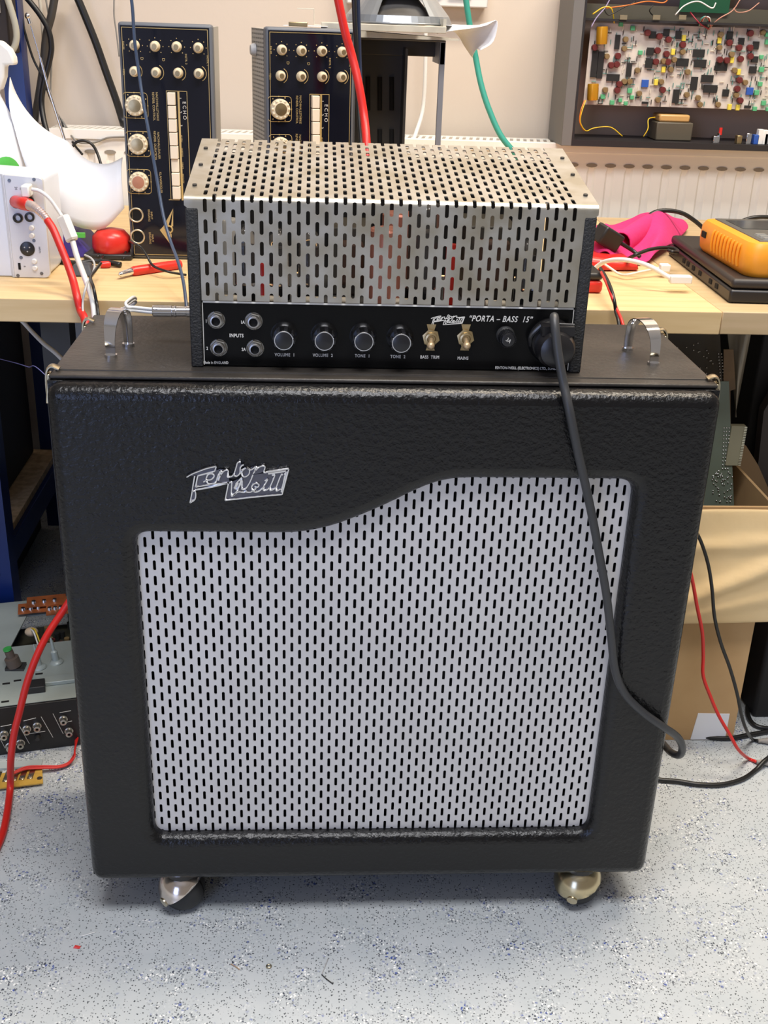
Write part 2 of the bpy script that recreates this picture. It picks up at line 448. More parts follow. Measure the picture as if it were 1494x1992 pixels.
hL = handle(W(216, 694, Z=ZT), W(250, 672, Z=ZT), .041, .015).build('handle', CHROME, cab, smooth=True, label='left chrome strap handle')
hR = handle(W(1271, 709, Z=ZT), W(1221, 680, Z=ZT), .038, .015).build('handle', CHROME, cab, smooth=True, label='right chrome strap handle')
for s_ in (-1, 1):
    for hc in ((W(216, 694, Z=ZT), W(250, 672, Z=ZT)) if s_ < 0 else (W(1271, 709, Z=ZT), W(1221, 680, Z=ZT))):
        f = MB(); f.cyl((hc.x, hc.y, ZT), (hc.x, hc.y, ZT+.0025), .006, 16); f.build('handle_foot', CHROME, hL if s_ < 0 else hR)
# drawbolt latches on the lid corners
for sx in (-1, 1):
    for y in (.032, .205):
        x = sx*HW; l = MB()
        l.tube([(x-sx*.008, y, ZT+.002), (x-sx*.001, y, ZT+.0045), (x+sx*.0035, y, ZT-.002), (x+sx*.0045, y, ZT-.02), (x+sx*.003, y, ZT-.030)], .0016, 8, flat=3.2, up=(0, 1, 0))
        lt = l.build('latch', NICKEL, cab, smooth=True)
        k = MB(); k.hexa([(x, y-.006, ZT-.030), (x+sx*.006, y-.006, ZT-.030), (x+sx*.006, y+.006, ZT-.030), (x, y+.006, ZT-.030)], [(x, y-.006, ZT-.002), (x+sx*.003, y-.006, ZT-.002), (x+sx*.003, y+.006, ZT-.002), (x, y+.006, ZT-.002)])
        k.box((min(x, x+sx*.0025), y-.006, ZT-.062), (max(x, x+sx*.0025), y+.006, ZT-.032)); k.build('latch_lever', NICKEL, lt, bevel=.001)

# logo strokes traced as centre lines (units of the badge, y down)
LOGO = [
 [(125,278),(180,245),(250,215),(350,178),(460,152)], [(460,152),(440,208)], [(440,208),(250,262)], [(215,262),(196,350),(180,440),(150,572)], [(180,440),(216,440),(210,525),(150,572)], [(250,262),(222,388)],
 [(222,388),(400,358),(580,340)], [(216,422),(400,388),(580,342)],
 [(310,330),(350,310),(400,300),(430,270),(420,240),(375,240),(345,280),(345,320),(370,352),(420,350),(455,320)],
 [(455,320),(480,250),(510,200),(500,260),(480,310)], [(500,255),(550,200),(592,200),(580,265),(600,275)],
 [(600,275),(650,245),(685,150),(700,108),(735,102)], [(650,245),(680,262),(720,230),(730,160),(768,128)],
 [(790,165),(750,200),(745,250),(775,268),(820,240),(830,190),(800,160),(850,190)],
 [(850,190),(905,148),(890,200),(870,230)], [(890,200),(950,150),(1005,150),(990,210),(1020,218)],
 [(1020,212),(1150,190),(1272,172)], [(1272,172),(1195,465)], [(1195,465),(900,495),(548,538)], [(548,538),(590,345)], [(1040,232),(1240,200)], [(1240,200),(1185,440)],
 [(600,340),(628,330),(620,480),(650,478)], [(650,478),(700,400),(745,300),(740,410)], [(655,400),(690,330),(745,275)], [(740,410),(780,405),(830,330),(870,240)], [(700,330),(665,410)],
 [(780,440),(840,440),(900,400),(935,360),(900,338),(860,365),(855,410),(890,440),(940,425),(985,380)], [(885,375),(915,395)],
 [(985,380),(1035,290),(1000,310)], [(985,380),(985,420),(1025,412),(1060,380)],
 [(1060,380),(1115,245),(1085,250)], [(1060,380),(1060,420),(1100,405),(1130,380)],
 [(1130,380),(1185,243),(1205,243)], [(1130,380),(1130,425),(1180,400)], [(640,480),(700,440),(760,445),(800,430)],
]
def logo(mb, x0, x1, zt, zb, y, r, ux=(125, 1272), uy=(102, 572), flat=.7, dy=0):
    for st in LOGO:
        pts = [(x0+(a-ux[0])/(ux[1]-ux[0])*(x1-x0), y, zt-(b-uy[0])/(uy[1]-uy[0])*(zt-zb)) for a, b in st]
        mb.tube(pts, r, 8, n=4, flat=flat, up=(0, 1, 0)) if dy == 0 else mb.tube(pts, r, 8, n=4, flat=flat, up=(0, 1, 0))
    return mb
a = W(362, 897, Y=-.002); b = W(562, 979, Y=-.002)
bd = logo(MB(), a.x, b.x, a.z, b.z, -.0022, .0012, flat=1.3).build('badge', CHROME, cab, smooth=True, label='chrome script badge')
bk = MB()
def lp(a_, b_): return (a.x+(a_-125)/1147*(b.x-a.x), -.0006, a.z-(b_-102)/470*(a.z-b.z))
for poly in ([(560,532),(600,345),(700,300),(860,250),(1040,225),(1250,190),(1190,455)], [(225,400),(250,262),(440,208),(500,190),(590,200),(600,330),(400,375)], [(700,120),(735,110),(720,260),(610,290)], [(740,270),(760,190),(900,150),(1000,155),(990,215),(870,250)], [(125,278),(250,215),(460,152),(440,205),(220,265)], [(155,565),(196,350),(225,400),(212,520)]):
    bk.prism([lp(*p) for p in poly], (0, -.0012, 0))
bk.build('badge_backing', mat('dull_chrome', (.13, .13, .16), .3, metal=.8), bd)

# ball castors: hooded rubber wheels
def castor(name, x, y, ang, met, label=None, K=1.14, slant=.62):
    ct = MB(); R_ = .0215*K; cz = R_
    Mx = Matrix.Translation((x, y, 0)) @ Matrix.Rotation(ang, 4, 'Z')
    # the hood: part of a ball cut by a slanted plane
    vs = []; fs = []; n1, n2 = 28, 14
    nrm = Vector((slant, 0, -.80)).normalized(); r = .0245*K
    hood = MB(); bm = bmesh.new(); bmesh.ops.create_uvsphere(bm, u_segments=32, v_segments=20, radius=r)
    geom = bm.verts[:]+bm.edges[:]+bm.faces[:]
    bmesh.ops.bisect_plane(bm, geom=geom, plane_co=(0, 0, -.000), plane_no=nrm, clear_outer=True)
    hood.add([Mx @ (Vector((v.co.x, v.co.y*1.02, v.co.z))+Vector((0, 0, cz+.003))) for v in bm.verts], [[v.index for v in f.verts] for f in (bm.verts.index_update() or bm.faces)])
    bm.free()
    o = hood.build('castor', met, cab, smooth='all', solid=-.0012, label=label)
    w = MB()
    for s_ in (-1, 1):
        p0 = Mx @ Vector((0, s_*.0015, cz)); ax = (Mx.to_3x3() @ Vector((0, s_, 0)))
        w.lathe(p0, ax, [(R_, 0), (R_, .003), (R_*.93, .009), (R_*.76, .0145), (R_*.45, .0185), (.002, .020)], 28)
    w.build('castor_wheel', RUBBER, o, smooth=True)
    st = MB(); st.cyl((x, y, cz+.02), (x, y, ZB0), .006, 12); st.cyl((x, y, ZB0-.006), (x, y, ZB0), .018, 16); st.build('castor_stem', DARKMET, o)
    cp = MB()
    ax = (Mx.to_3x3() @ Vector((-.52, -.82, -.24))).normalized(); c0 = Mx @ Vector((0, 0, cz+.003)); cp.cyl(c0+ax*r*.93, c0+ax*(r*1.0+.0010), .0060, 20); cp.build('axle_cap', NICKEL, o, smooth=True)
castor('castor', -.214, .026, radians(-14), mat('castor_chrome', (.74, .66, .60), .18, metal=1), 'silvery ball castor, front left')
castor('castor', .240, .026, radians(8), mat('castor_brass', (.62, .53, .34), .22, metal=1), 'brassy ball castor, front right', slant=.32)
castor('castor', -.22, .205, radians(30), NICKEL); castor('castor', .235, .205, radians(-40), NICKEL)

# ================================================================== amplifier head
HY = .0530; AW = .1842   # front plane and half width
amp = thing('bass_amplifier', 'small bass amplifier with perforated silver steel cage on top of the speaker cabinet', 'amplifier', (0, HY+.09, ZT+.0002))
FT = (HY-.0047, ZT+.1559); BT = (HY+.176, ZT+.1866); ZP = W(755, 592, Y=HY-.001).z    # cage front top, back top, panel top
for sx in (-1, 1):
    x0, x1 = sx*AW, sx*(AW-.011)
    prof = [(HY-.004, ZT+.0002), (HY-.0055, ZT+.1445), (HY+.004, ZT+.1545), (HY+.172, ZT+.1825), (HY+.172, ZT+.0002)]
    MB().prism([(x0, y, z) for y, z in prof], (x1-x0, 0, 0)).build('side_panel', CRACKLE, amp, bevel=.0012)
MB().box((-AW+.011, HY+.004, ZT+.0003), (AW-.011, HY+.172, ZT+.006)).build('base_plate', DARKMET, amp)
MB().box((-AW+.011, HY-.001, ZT+.0015), (AW-.011, HY+.002, ZP)).build('front_panel', PANEL, amp)
MB().box((-AW+.012, HY+.003, ZP-.012), (AW-.012, HY+.168, ZP-.009)).build('chassis_deck', mat('chassis_grey', (.28, .27, .25), .4, metal=.6), amp)
bl = MB(); xa = AW-.0115
bl.box((-xa, HY-.0016, ZP-.0016), (xa, HY-.0011, ZP)); bl.box((-xa, HY-.0016, ZT+.002), (-xa+.0007, HY-.0011, ZP)); bl.box((xa-.0007, HY-.0016, ZT+.002), (xa, HY-.0011, ZP))
bl.build('panel_border', WHITEINK, amp)
# perforated cage, one folded sheet
def cage_map(x, v):
    y0, z0 = HY-.0030, ZP+.0008; hF = FT[1]-z0
    rb = .006
    tF = Vector((FT[0]-y0, FT[1]-z0)); LF = tF.length; tF.normalize()
    tT = Vector((BT[0]-FT[0], BT[1]-FT[1])); LT = tT.length; tT.normalize()
    if v < LF-rb: p = Vector((y0, z0))+tF*v
    elif v < LF+rb:
        t = (v-(LF-rb))/(2*rb); c = Vector(FT); p = (1-t)**2*(c-tF*rb)+2*t*(1-t)*c+t*t*(c+tT*rb)
    else: p = Vector(FT)+tT*(v-LF)
    return (x, p.x, p.y)
LF_ = (Vector(FT)-Vector((HY-.0030, ZP+.0008))).length; LT_ = (Vector(BT)-Vector(FT)).length
cg = MB(); ncx = 41; PU = .00826; ux = -.1711
bends = [LF_-.006+i*.0015 for i in range(9)]+[LF_/2]+[LF_+.02*k for k in range(1, 9)]
u0_, u1_ = perf(cg, cage_map, ux, ux+PU*ncx, 0, LF_+LT_, PU, .0187, .0035, .0127, voff=.0105, extra=bends)
# plain margins: narrow in front between the side panels, wide on top with a flared corner
mk = [0, LF_/2, LF_-.016, LF_-.008]+bends[:9]+[LF_+.02*k for k in range(1, 9)]+[LF_+LT_]
mk = sorted(set(round(m_, 6) for m_ in mk))
def mw(v):
    if v < LF_-.018: return AW-.0115
    if v < LF_-.009: return AW-.0115+(v-(LF_-.018))/.009*.0125
    return AW+.001
for sgn, ue in ((-1, u0_), (1, u1_)):
    for i in range(len(mk)-1):
        a_, b_ = mk[i], mk[i+1]
        cg.add([cage_map(sgn*mw(a_), a_), cage_map(ue, a_), cage_map(ue, b_), cage_map(sgn*mw(b_), b_)], [(0, 1, 2, 3)])
cage = cg.build('cage', STEEL, amp, solid=-.0011, weld=True)
rear_blocker = MB(); rear_blocker.box((-AW+.012, BT[0]-.006, ZP-.008), (AW-.012, BT[0]-.004, BT[1]-.012)); rear_blocker.build('rear_panel', DARKMET, amp)  # unseen dark plate added to keep light from behind out of the slots
for sx in (-1, 1):
    for t in (.16, .5, .8):
        c = cage_map(sx*(AW-.006), LF_+LT_*t); MB().cyl(c, (c[0], c[1]-.0003, c[2]+.0016), .0021, 12).build('cage_screw', DARKMET, cage)

# knobs, switches, sockets
NOR = (0, -1, 0)
def P(px, py, y=HY-.001): return W(px, py, Y=y)
for i, (px, py) in enumerate(((552, 663), (631, 664), (708, 665), (781, 668))):
    f = P(px, py, HY-.021); c = (f.x, HY-.001, f.z)
    k = MB(); k.lathe(c, NOR, [(.0128, 0), (.0128, .001), (.0105, .005), (.0098, .008), (.0092, .019), (.0088, .020), (.0078, .020)], 32)
    ko = k.build('control_knob', CHROME, amp, smooth=True)
    g = MB()
    for j in range(8):
        a_ = 2*pi*j/8+.2; g.box((-.0014, -.0186, .0088), (.0014, -.006, .0103), mx=Matrix.Translation(c) @ Matrix.Rotation(a_, 4, 'Y'))
    g.build('knob_grip', KNOBBLK, ko)
    MB().lathe((c[0], c[1]-.0195, c[2]), NOR, [(.0080, 0), (.0080, .0009), (.0076, .0011)], 32).build('knob_cap', KNOBBLK, ko, smooth=True)
for px, py in ((420, 625), (493, 627), (425, 679), (496, 680)):
    c = P(px, py, HY-.006); c = Vector((c.x, HY-.001, c.z))
    j = MB(); j.lathe(c, NOR, [(.0082, 0), (.0082, .0005)], 24); j.lathe(c, NOR, [(.0080, .0005), (.0080, .0028), (.0072, .0032)], 6)
    jo = j.build('jack_socket', mat('socket_nickel', (.30, .29, .27), .25, metal=1), amp)
    MB().lathe(c, NOR, [(.0056, .003), (.0056, .0062), (.0050, .0066), (.0040, .0066), (.0040, .001)], 24, cap=False).build('socket_barrel', mat('barrel_steel', (.42, .41, .40), .3, metal=1), jo, smooth=True)
    MB().cyl(c-Vector((0, .0034, 0)), c-Vector((0, .0036, 0)), .0041, 20).build('socket_hole', VINYL_DEEP, jo)
for px, py, tx, ty in ((838, 656, 838, 673), (905, 656, 908, 673)):
    c = P(px, py); c = Vector((c.x, HY-.001, c.z))
    pl = MB(); w_, h_ = .0052, .0125
    pl.prism([(c.x-w_*.85, c.y, c.z+h_), (c.x+w_*.85, c.y, c.z+h_), (c.x+w_*.55, c.y, c.z+h_*.55), (c.x+w_*1.2, c.y, c.z), (c.x+w_*.6, c.y, c.z-h_*.7), (c.x+w_*.8, c.y, c.z-h_), (c.x-w_*.8, c.y, c.z-h_), (c.x-w_*.6, c.y, c.z-h_*.7), (c.x-w_*1.2, c.y, c.z), (c.x-w_*.55, c.y, c.z+h_*.55)], (0, -.0009, 0))
    to = pl.build('toggle_switch', BRASS, amp)
    n = MB(); n.lathe(c-Vector((0, .0009, 0)), NOR, [(.0084, 0), (.0084, .0022), (.0074, .0026)], 6); n.lathe(c-Vector((0, .0034, 0)), NOR, [(.0060, 0), (.0058, .004), (.0042, .0046), (.0035, .003)], 20); n.build('switch_nut', BRASS, to, smooth=True)
    e = P(tx, ty, HY-.019)
    lv = MB(); s0 = c-Vector((0, .006, 0)); lv.tube([s0, s0+(e-s0)*.5, e], [.0019, .0024, .0034], 12, n=5); lv.ball(e, .0037); lv.build('switch_lever', mat('lever_tip', (.52, .38, .22), .35, metal=.5), to, smooth='all')
c = P(983, 652); c = Vector((c.x, HY-.001, c.z))
fh = MB(); fh.lathe(c, NOR, [(.0088, 0), (.0086, .003), (.0072, .005)], 28); fo = fh.build('fuse_holder', mat('fuse_ring', (.10, .10, .10), .2, metal=.6), amp, smooth=True)
fc = MB()
prof = []; 
fc.lathe(c-Vector((0, .004, 0)), NOR, [(.0072, 0), (.0068, .012), (.0060, .0145), (.004, .015)], 36); fo2 = fc.build('fuse_cap', KNOBBLK, fo, smooth=True)
rg = MB()
for j in range(30):
    a_ = 2*pi*j/30; rg.box((-.0003, -.013, .0068), (.0003, 0, .0076), mx=Matrix.Translation(c-Vector((0, .004, 0))) @ Matrix.Rotation(a_, 4, 'Y'))
rg.build('cap_ribs', KNOBBLK, fo2)
text('3A', (c.x, c.y-.0192, c.z), .0052, WHITEINK, fo2, rot=.6)
# mains inlet with plug
c = P(1071, 662); c = Vector((c.x, HY-.001, c.z))
mi = MB(); mi.lathe(c, NOR, [(.0215, 0), (.0215, .004), (.020, .006), (.019, .009)], 40); mo = mi.build('mains_inlet', mat('bakelite', (.012, .011, .011), .2), amp, smooth=True)
mp = MB(); mp.lathe(c-Vector((-.0015, .009, .003)), NOR, [(.0185, 0), (.0182, .012), (.0155, .018), (.010, .0205), (.004, .021)], 40)
mp.box((c.x-.013, c.y-.022, c.z+.010), (c.x+.017, c.y-.006, c.z+.0185)); po = mp.build('mains_plug', mat('plug_black', (.014, .013, .014), .28), mo, smooth=True)
MB().tube([(c.x-.019, c.y-.004, c.z-.004), (c.x-.0205, c.y-.008, c.z+.006), (c.x-.012, c.y-.010, c.z+.017)], .0022, 8).build('plug_clip', mat('clip_dark', (.12, .12, .12), .25, metal=.8), mo, smooth=True)
MB().tube([(c.x-.004, c.y-.014, c.z+.0195), (c.x+.018, c.y-.013, c.z+.0185)], .0013, 8).build('plug_clip', mat('clip_dark', (0, 0, 0)), mo, smooth=True)
ypr = HY-.00125
def tx(s, px, py, size, **k): p = P(px, py, ypr); return text(s, (p.x, ypr, p.z), size, WHITEINK, amp, **k)
tx('INPUTS', 460, 653, .0046, bold=.00012, spacing=1.1); tx('VOLUME  1', 554, 690.5, .0042, bold=.0001, spacing=1.15); tx('VOLUME  2', 628, 691.5, .0042, bold=.0001, spacing=1.15)
tx('TONE  1', 705, 692.5, .0042, bold=.0001, spacing=1.15); tx('TONE  2', 774, 694, .0042, bold=.0001, spacing=1.15); tx('BASS  TRIM', 836, 695, .0042, bold=.0001, spacing=1.1); tx('MAINS', 900.5, 697, .0042, bold=.0001, spacing=1.1)
tx('Made in ENGLAND', 420, 705.5, .0034, bold=.00008, spacing=1.05)
tx('1', 401, 625, .0042, bold=.0001); tx('1A', 472, 627, .0042, bold=.0001); tx('2', 403, 678, .0042, bold=.0001); tx('2A', 474, 680, .0042, bold=.0001)
tx('FENTON-WEILL (ELECTRONICS) LTD., LONDON', 963, 715.5, .0036, bold=.0001, align='LEFT', sx=.82)
tx('\u201cPORTA \u2013 BASS  15\u201d', 973, 621, .0078, bold=.00012, shear=.28, spacing=1.12, sx=.78)
a = P(839, 612, ypr); b = P(903, 634, ypr)
logo(MB(), a.x, b.x, a.z, b.z, ypr, .00036, flat=.4).build('maker_script', WHITEINK, amp, label='white printed script logo')

# inside the cage: valves, transformers, capacitors seen through the slots
zc = ZP-.009
def valve(x, y, h, r):
    v = MB(); v.lathe((x, y, zc), (0, 0, 1), [(r*1.05, 0), (r*1.05, .012)], 20); vo = v.build('valve', VINYL_DEEP, amp, smooth=True)
    MB().lathe((x, y, zc+.012), (0, 0, 1), [(r*.95, 0), (r, .004), (r, h-.012), (r*.7, h-.004), (r*.25, h)], 20).build('valve_glass', GLASS, vo, smooth=True)
    MB().lathe((x, y, zc+.016), (0, 0, 1), [(r*.55, 0), (r*.55, h*.6), (r*.3, h*.62)], 12).build('valve_plates', mat('anode_grey', (.10, .10, .10), .4, metal=.5), vo, smooth=True)
for x, y, h, r in ((-.135, HY+.05, .058, .011), (-.105, HY+.05, .055, .011), (-.075, HY+.055, .055, .011), (.035, HY+.05, .085, .017), (.135, HY+.055, .05, .010)): valve(x, y, h, r)
for x0, x1, y0, y1, h in ((-.055, -.015, HY+.07, HY+.13, .066), (.075, .125, HY+.06, HY+.135, .072)):
    t = MB(); t.box((x0, y0, zc), (x1, y1, zc+h)); to = t.build('transformer', TRANSF, amp, bevel=.002)
    MB().box((x0+.008, y0-.012, zc+.012), (x1-.008, y1+.012, zc+h-.012)).build('winding', mat('winding_paper', (.10, .05, .03), .7), to, bevel=.004)
for x, y, r, h, m, nm in ((-.003, HY+.035, .0165, .072, COPPER, 'capacitor_can'), (.012, HY+.09, .0165, .078, COPPER, 'capacitor_can'), (.058, HY+.028, .0055, .060, REDPL, 'capacitor_can'), (-.155, HY+.09, .012, .068, mat('cream_label', (.75, .70, .62), .5), 'capacitor_can'), (-.118, HY+.022, .006, .040, REDPL, 'capacitor_can')):
    MB().lathe((x, y, zc), (0, 0, 1), [(r, 0), (r, h-.002), (r*.9, h)], 24).build(nm, m, amp, smooth=True)
for x in (-.150, -.112, -.072, -.045, .010, .10, .15):
    MB().lathe((x-.009, HY+.016, zc+.006), (1, 0, 0), [(.0045, 0), (.005, .001), (.005, .018), (.0045, .019)], 14).build('axial_capacitor', mat('foil_capacitor', (.70, .62, .48), .3), amp, smooth=True)

# mains lead hanging down in front of the cabinet and round its right side
pts = [W(1079, 622, Y=HY-.024), W(1078, 617, Y=HY-.030), W(1080, 640, Y=HY-.038), W(1086, 690, Y=HY-.046), W(1096, 745, Y=.000), W(1108, 800, Y=-.011), W(1122, 870, Y=-.010), W(1137, 935, Y=-.009), W(1152, 1005, Y=-.008), W(1166, 1080, Y=-.008), W(1180, 1160, Y=-.008), W(1189, 1240, Y=-.008), W(1197, 1305, Y=-.008), W(1216, 1350, Y=-.008), W(1250, 1385, Y=-.009), W(1286, 1411, Y=-.008), W(1316, 1432, Y=.004), W(1327, 1452, Y=.012), W(1323, 1468, Y=.022), W(1308, 1465, Y=.045), W(1290, 1447, Y=.09), (.318, .20, .17), (.322, .28, .06), (.29, .31, .012)]
cable('mains_cable', pts, .0042, CABLE, 'thick dark grey mains cable hanging down the front of the speaker cabinet', seg=12)

# ================================================================== workbench, radiator, back of the room
BZ = .625; BF = .330
wb = thing('workbench', 'long pine-topped workbench behind the amplifier, left of the worktop joint', 'workbench', (-.3, .72, 0))
p = W(1407, 600, Y=BF).x
MB().box((-1.45, BF, BZ-.028), (p, 1.02, BZ)).build('worktop', [WOODT], wb, bevel=.0012)
for x in (-1.40, -.437, .30):
    for y in (.62, .98): MB().box((x-.02, y-.02, 0), (x+.02, y+.02, BZ-.0282)).build('leg', DARKMET, wb)
MB().box((-1.4, .96, .50), (.47, .98, .56)).build('rail', DARKMET, wb)
wb2 = thing('workbench', 'second pine-topped workbench under the black laptop, right of the worktop joint', 'workbench', (1.2, .72, 0))
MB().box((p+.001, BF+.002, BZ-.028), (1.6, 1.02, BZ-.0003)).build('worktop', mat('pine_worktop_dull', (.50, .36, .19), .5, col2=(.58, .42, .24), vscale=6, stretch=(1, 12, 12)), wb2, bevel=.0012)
for x in (.85, 1.55):
    for y in (.50, .98): MB().box((x-.02, y-.02, 0), (x+.02, y+.02, BZ-.0285)).build('leg', DARKMET, wb2)

RY = 1.05; RZ = .745
rad = thing('radiator', 'white panel radiator along the wall behind the workbench', 'radiator', (.4, 1.08, .12))
rm = MB()
x0r, x1r = W(100, 240, Y=RY).x, 1.5
N = int((x1r-x0r-.06)/.0335)
prof = [(x0r, RY+.004)]
for i in range(N):
    c = x0r+.045+i*.0335
    prof += [(c-.013, RY+.004), (c-.009, RY), (c+.009, RY), (c+.013, RY+.004)]
prof.append((x1r, RY+.004))
zs = [.14, .16, RZ-.050, RZ-.034, RZ-.004]
vs = []; fs = []
for zi, z in enumerate(zs):
    for (x, y) in prof:
        yy = y if zi in (1, 2) else RY+.001
        vs.append((x, yy, z))
n = len(prof)
for zi in range(4):
    for i in range(n-1): fs.append((zi*n+i, zi*n+i+1, (zi+1)*n+i+1, (zi+1)*n+i))
rm.add(vs, fs); rm.build('front_panel', ENAMEL, rad, solid=-.0015)
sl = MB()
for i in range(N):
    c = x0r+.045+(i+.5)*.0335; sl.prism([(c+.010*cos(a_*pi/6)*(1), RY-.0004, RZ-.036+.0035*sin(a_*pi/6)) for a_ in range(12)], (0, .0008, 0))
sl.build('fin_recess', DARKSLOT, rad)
MB().box((x0r-.004, RY-.002, RZ-.016), (x1r, RY, RZ)).build('top_trim', ENAMEL, rad, bevel=.001)
tg = MB()
tg.box((x0r-.004, RY, RZ-.0015), (x1r, RY+.012, RZ)); tg.box((x0r-.004, RY+.062, RZ-.0015), (x1r, RY+.072, RZ))
k = x0r
while k < x1r-.01:
    tg.prism([(k, RY+.012, RZ-.0015), (k+.006, RY+.012, RZ-.0015), (k+.014, RY+.062, RZ-.0015), (k+.008, RY+.062, RZ-.0015)], (0, 0, .0015)); k += .012
tg.build('top_grille', ENAMEL, rad)
MB().box((x0r-.005, RY, .14), (x0r-.003, RY+.072, RZ)).build('end_panel', ENAMEL, rad)
MB().box((x0r, RY+.070, .14), (x1r, RY+.072, RZ-.01)).build('rear_panel', ENAMEL, rad)
for x in (-.3, .9): MB().box((x, RY+.072, .3), (x+.03, 1.1485, .6)).build('bracket', ENAMEL, rad)

# socket trunking high on the wall
a = W(945, 16, Y=1.14)
so = thing('socket_strip', 'white socket strip on the wall at the top edge above the curled paper', 'socket strip', (.1, 1.14, a.z))
MB().box((-.02, 1.118, a.z), (a.x, 1.1495, a.z+.075)).build('housing', WHITEPL, so, bevel=.002)
for px in (895, 838):
    c = W(px, 2, Y=1.117); MB().box((c.x-.02, 1.112, a.z+.014), (c.x+.02, 1.118, a.z+.06)).build('plug', mat('plug_grey', (.08, .08, .09), .4), so, bevel=.004)

# ================================================================== echo units standing on end
def echo_unit(label, full):
    """built against the front plane Y=.57 as seen in the photo"""
    Y0 = .57
    def Q(px, py, d=0): v = W(px, py, Y=Y0); return Vector((v.x, Y0-d, v.z))
    xl, xr = Q(229, 60).x, Q(413, 60).x; zt = Q(300, 44).z
    th = thing('echo_unit', label, 'echo unit', ((xl+xr)/2, Y0+.06, BZ+.0003), group='echo units standing on end')
    MB().box((xl, Y0, BZ+.0003), (xr, Y0+.022, zt)).build('front_frame', ECHOGREY, th, bevel=.004, bseg=3)
    MB().box((xl+.003, Y0-.0008, BZ+.004), (xr-.004, Y0+.001, zt-.004)).build('panel', ECHOBLUE, th)
    tr = MB(); e = .0006
    X0, X1, Z0, Z1 = xl+.0046, xr-.0058, BZ+.006, zt-.006
    for a_, b_ in (((X0, Z0), (X1, Z0+e)), ((X0, Z1-e), (X1, Z1)), ((X0, Z0), (X0+e, Z1)), ((X1-e, Z0), (X1, Z1))): tr.box((a_[0], Y0-.0012, a_[1]), (b_[0], Y0-.0008, b_[1]))
    tr.build('border_line', GOLD, th)
    # perforated case behind
    d = .095; wdn = .0; cs_ = MB()
    xa, xb = xl+.002, xr-.002; za, zb = BZ+.0008, zt-.003
    perf(cs_, lambda u, v: (xa, Y0+.022+u, v), 0, d, za, zb, .0052, .0052, .0026, .00262, stagger=False)
    cs_.add([(xb, Y0+.022, za), (xb, Y0+.022+d, za), (xb, Y0+.022+d, zb), (xb, Y0+.022, zb)], [(0, 1, 2, 3)])
    cs_.add([(xa, Y0+.022, zb), (xb, Y0+.022, zb), (xb, Y0+.022+d, zb), (xa, Y0+.022+d, zb)], [(0, 1, 2, 3)])
    cs_.add([(xa, Y0+.022+d, za), (xb, Y0+.022+d, za), (xb, Y0+.022+d, zb), (xa, Y0+.022+d, zb)], [(0, 1, 2, 3)])
    cs_.build('perforated_case', CASEGREY, th, weld=True)
    MB().box((xa+.006, Y0+.024, za+.004), (xb-.002, Y0+.02+d, zb-.004)).build('inner_chassis', VINYL_DEEP, th)
    for z in (zt-.03, BZ+.05): MB().lathe((xa-.0005, Y0+.085, z), (-1, 0, 0), [(.008, 0), (.008, .004), (.006, .007)], 16).build('foot', GREYPL, th, smooth=True)
    for i, (px, py) in enumerate(((262, 88), (302, 90), (344, 91), (386, 93), (262, 139), (304, 141), (347, 142), (387, 143))):
        c = Q(px, py); r = .0064
        kb = MB(); kb.lathe(c, NOR, [(r, 0), (r, .004), (r*.86, .0055), (r*.82, .010), (r*.62, .0115)], 22); ko = kb.build('small_knob', CREAMK, th, smooth=True)
        MB().lathe(c-Vector((0, .0112, 0)), NOR, [(r*.5, 0), (r*.45, .0012)], 16).build('knob_centre', BRASS, ko, smooth=True)
        if i < 4:
            tk = MB()
            for j in range(8):
                if j == 6: continue
                a_ = 2*pi*j/8; tk.box((c.x+.0098*cos(a_)-.0005, Y0-.0012, c.z+.0098*sin(a_)-.0005), (c.x+.0098*cos(a_)+.0005, Y0-.0008, c.z+.0098*sin(a_)+.0005))
            tk.build('scale_marks', GOLD, th)
        else:
            tk = MB(); tk.tube([(c.x+.0095*cos(a_), Y0-.001, c.z+.0095*sin(a_)) for a_ in [(-1.1+.2*j) for j in range(12)]], .0004, 5, flat=.5, up=(0, 1, 0)); tk.build('scale_arc', GOLD, th)
    for i, (px, py) in enumerate(((264, 205), (269, 280), (271, 353))):
        c = Q(px, py)
        kb = MB(); R2 = .0128
        prof_n = 24; kb.lathe(c, NOR, [(R2, 0), (R2, .006), (R2*.94, .008), (R2*.62, .010)], prof_n); ko = kb.build('control_knob', CREAMK, th, smooth=True)
        rb2 = MB()
        for j in range(12):
            a_ = 2*pi*j/12; rb2.ball((c.x+R2*.82*cos(a_), c.y-.0078, c.z+R2*.82*sin(a_)), .0022, seg=8, rings=5)
        rb2.build('knob_edge', CREAMK, ko, smooth='all')
        MB().lathe(c-Vector((0, .0085, 0)), NOR, [(R2*.66, 0), (R2*.62, .0015), (R2*.2, .0022)], 20).build('knob_centre', BRASS if i < 2 else mat('bare_shaft', (.45, .20, .12), .5), ko, smooth=True)
        sc = MB(); q2 = .0155; pp = rounded([(c.x-q2, c.z-q2), (c.x+q2, c.z-q2), (c.x+q2, c.z+q2), (c.x-q2, c.z+q2)], .005, 4)
        pp = [t_ for t_ in pp if not (t_[0] < c.x-q2*.7 and abs(t_[1]-c.z) < q2*.7)]
        sc.tube([(t_[0], Y0-.001, t_[1]) for t_ in pp], .0004, 5, smooth=False, up=(0, 1, 0))
        for a_ in range(9):
            an = -2.2+a_*.55; sc.box((c.x+q2*cos(an)-.0007, Y0-.0012, c.z+q2*sin(an)-.0007), (c.x+q2*cos(an)+.0007, Y0-.0008, c.z+q2*sin(an)+.0007))
        sc.build('scale_frame', GOLD, th)
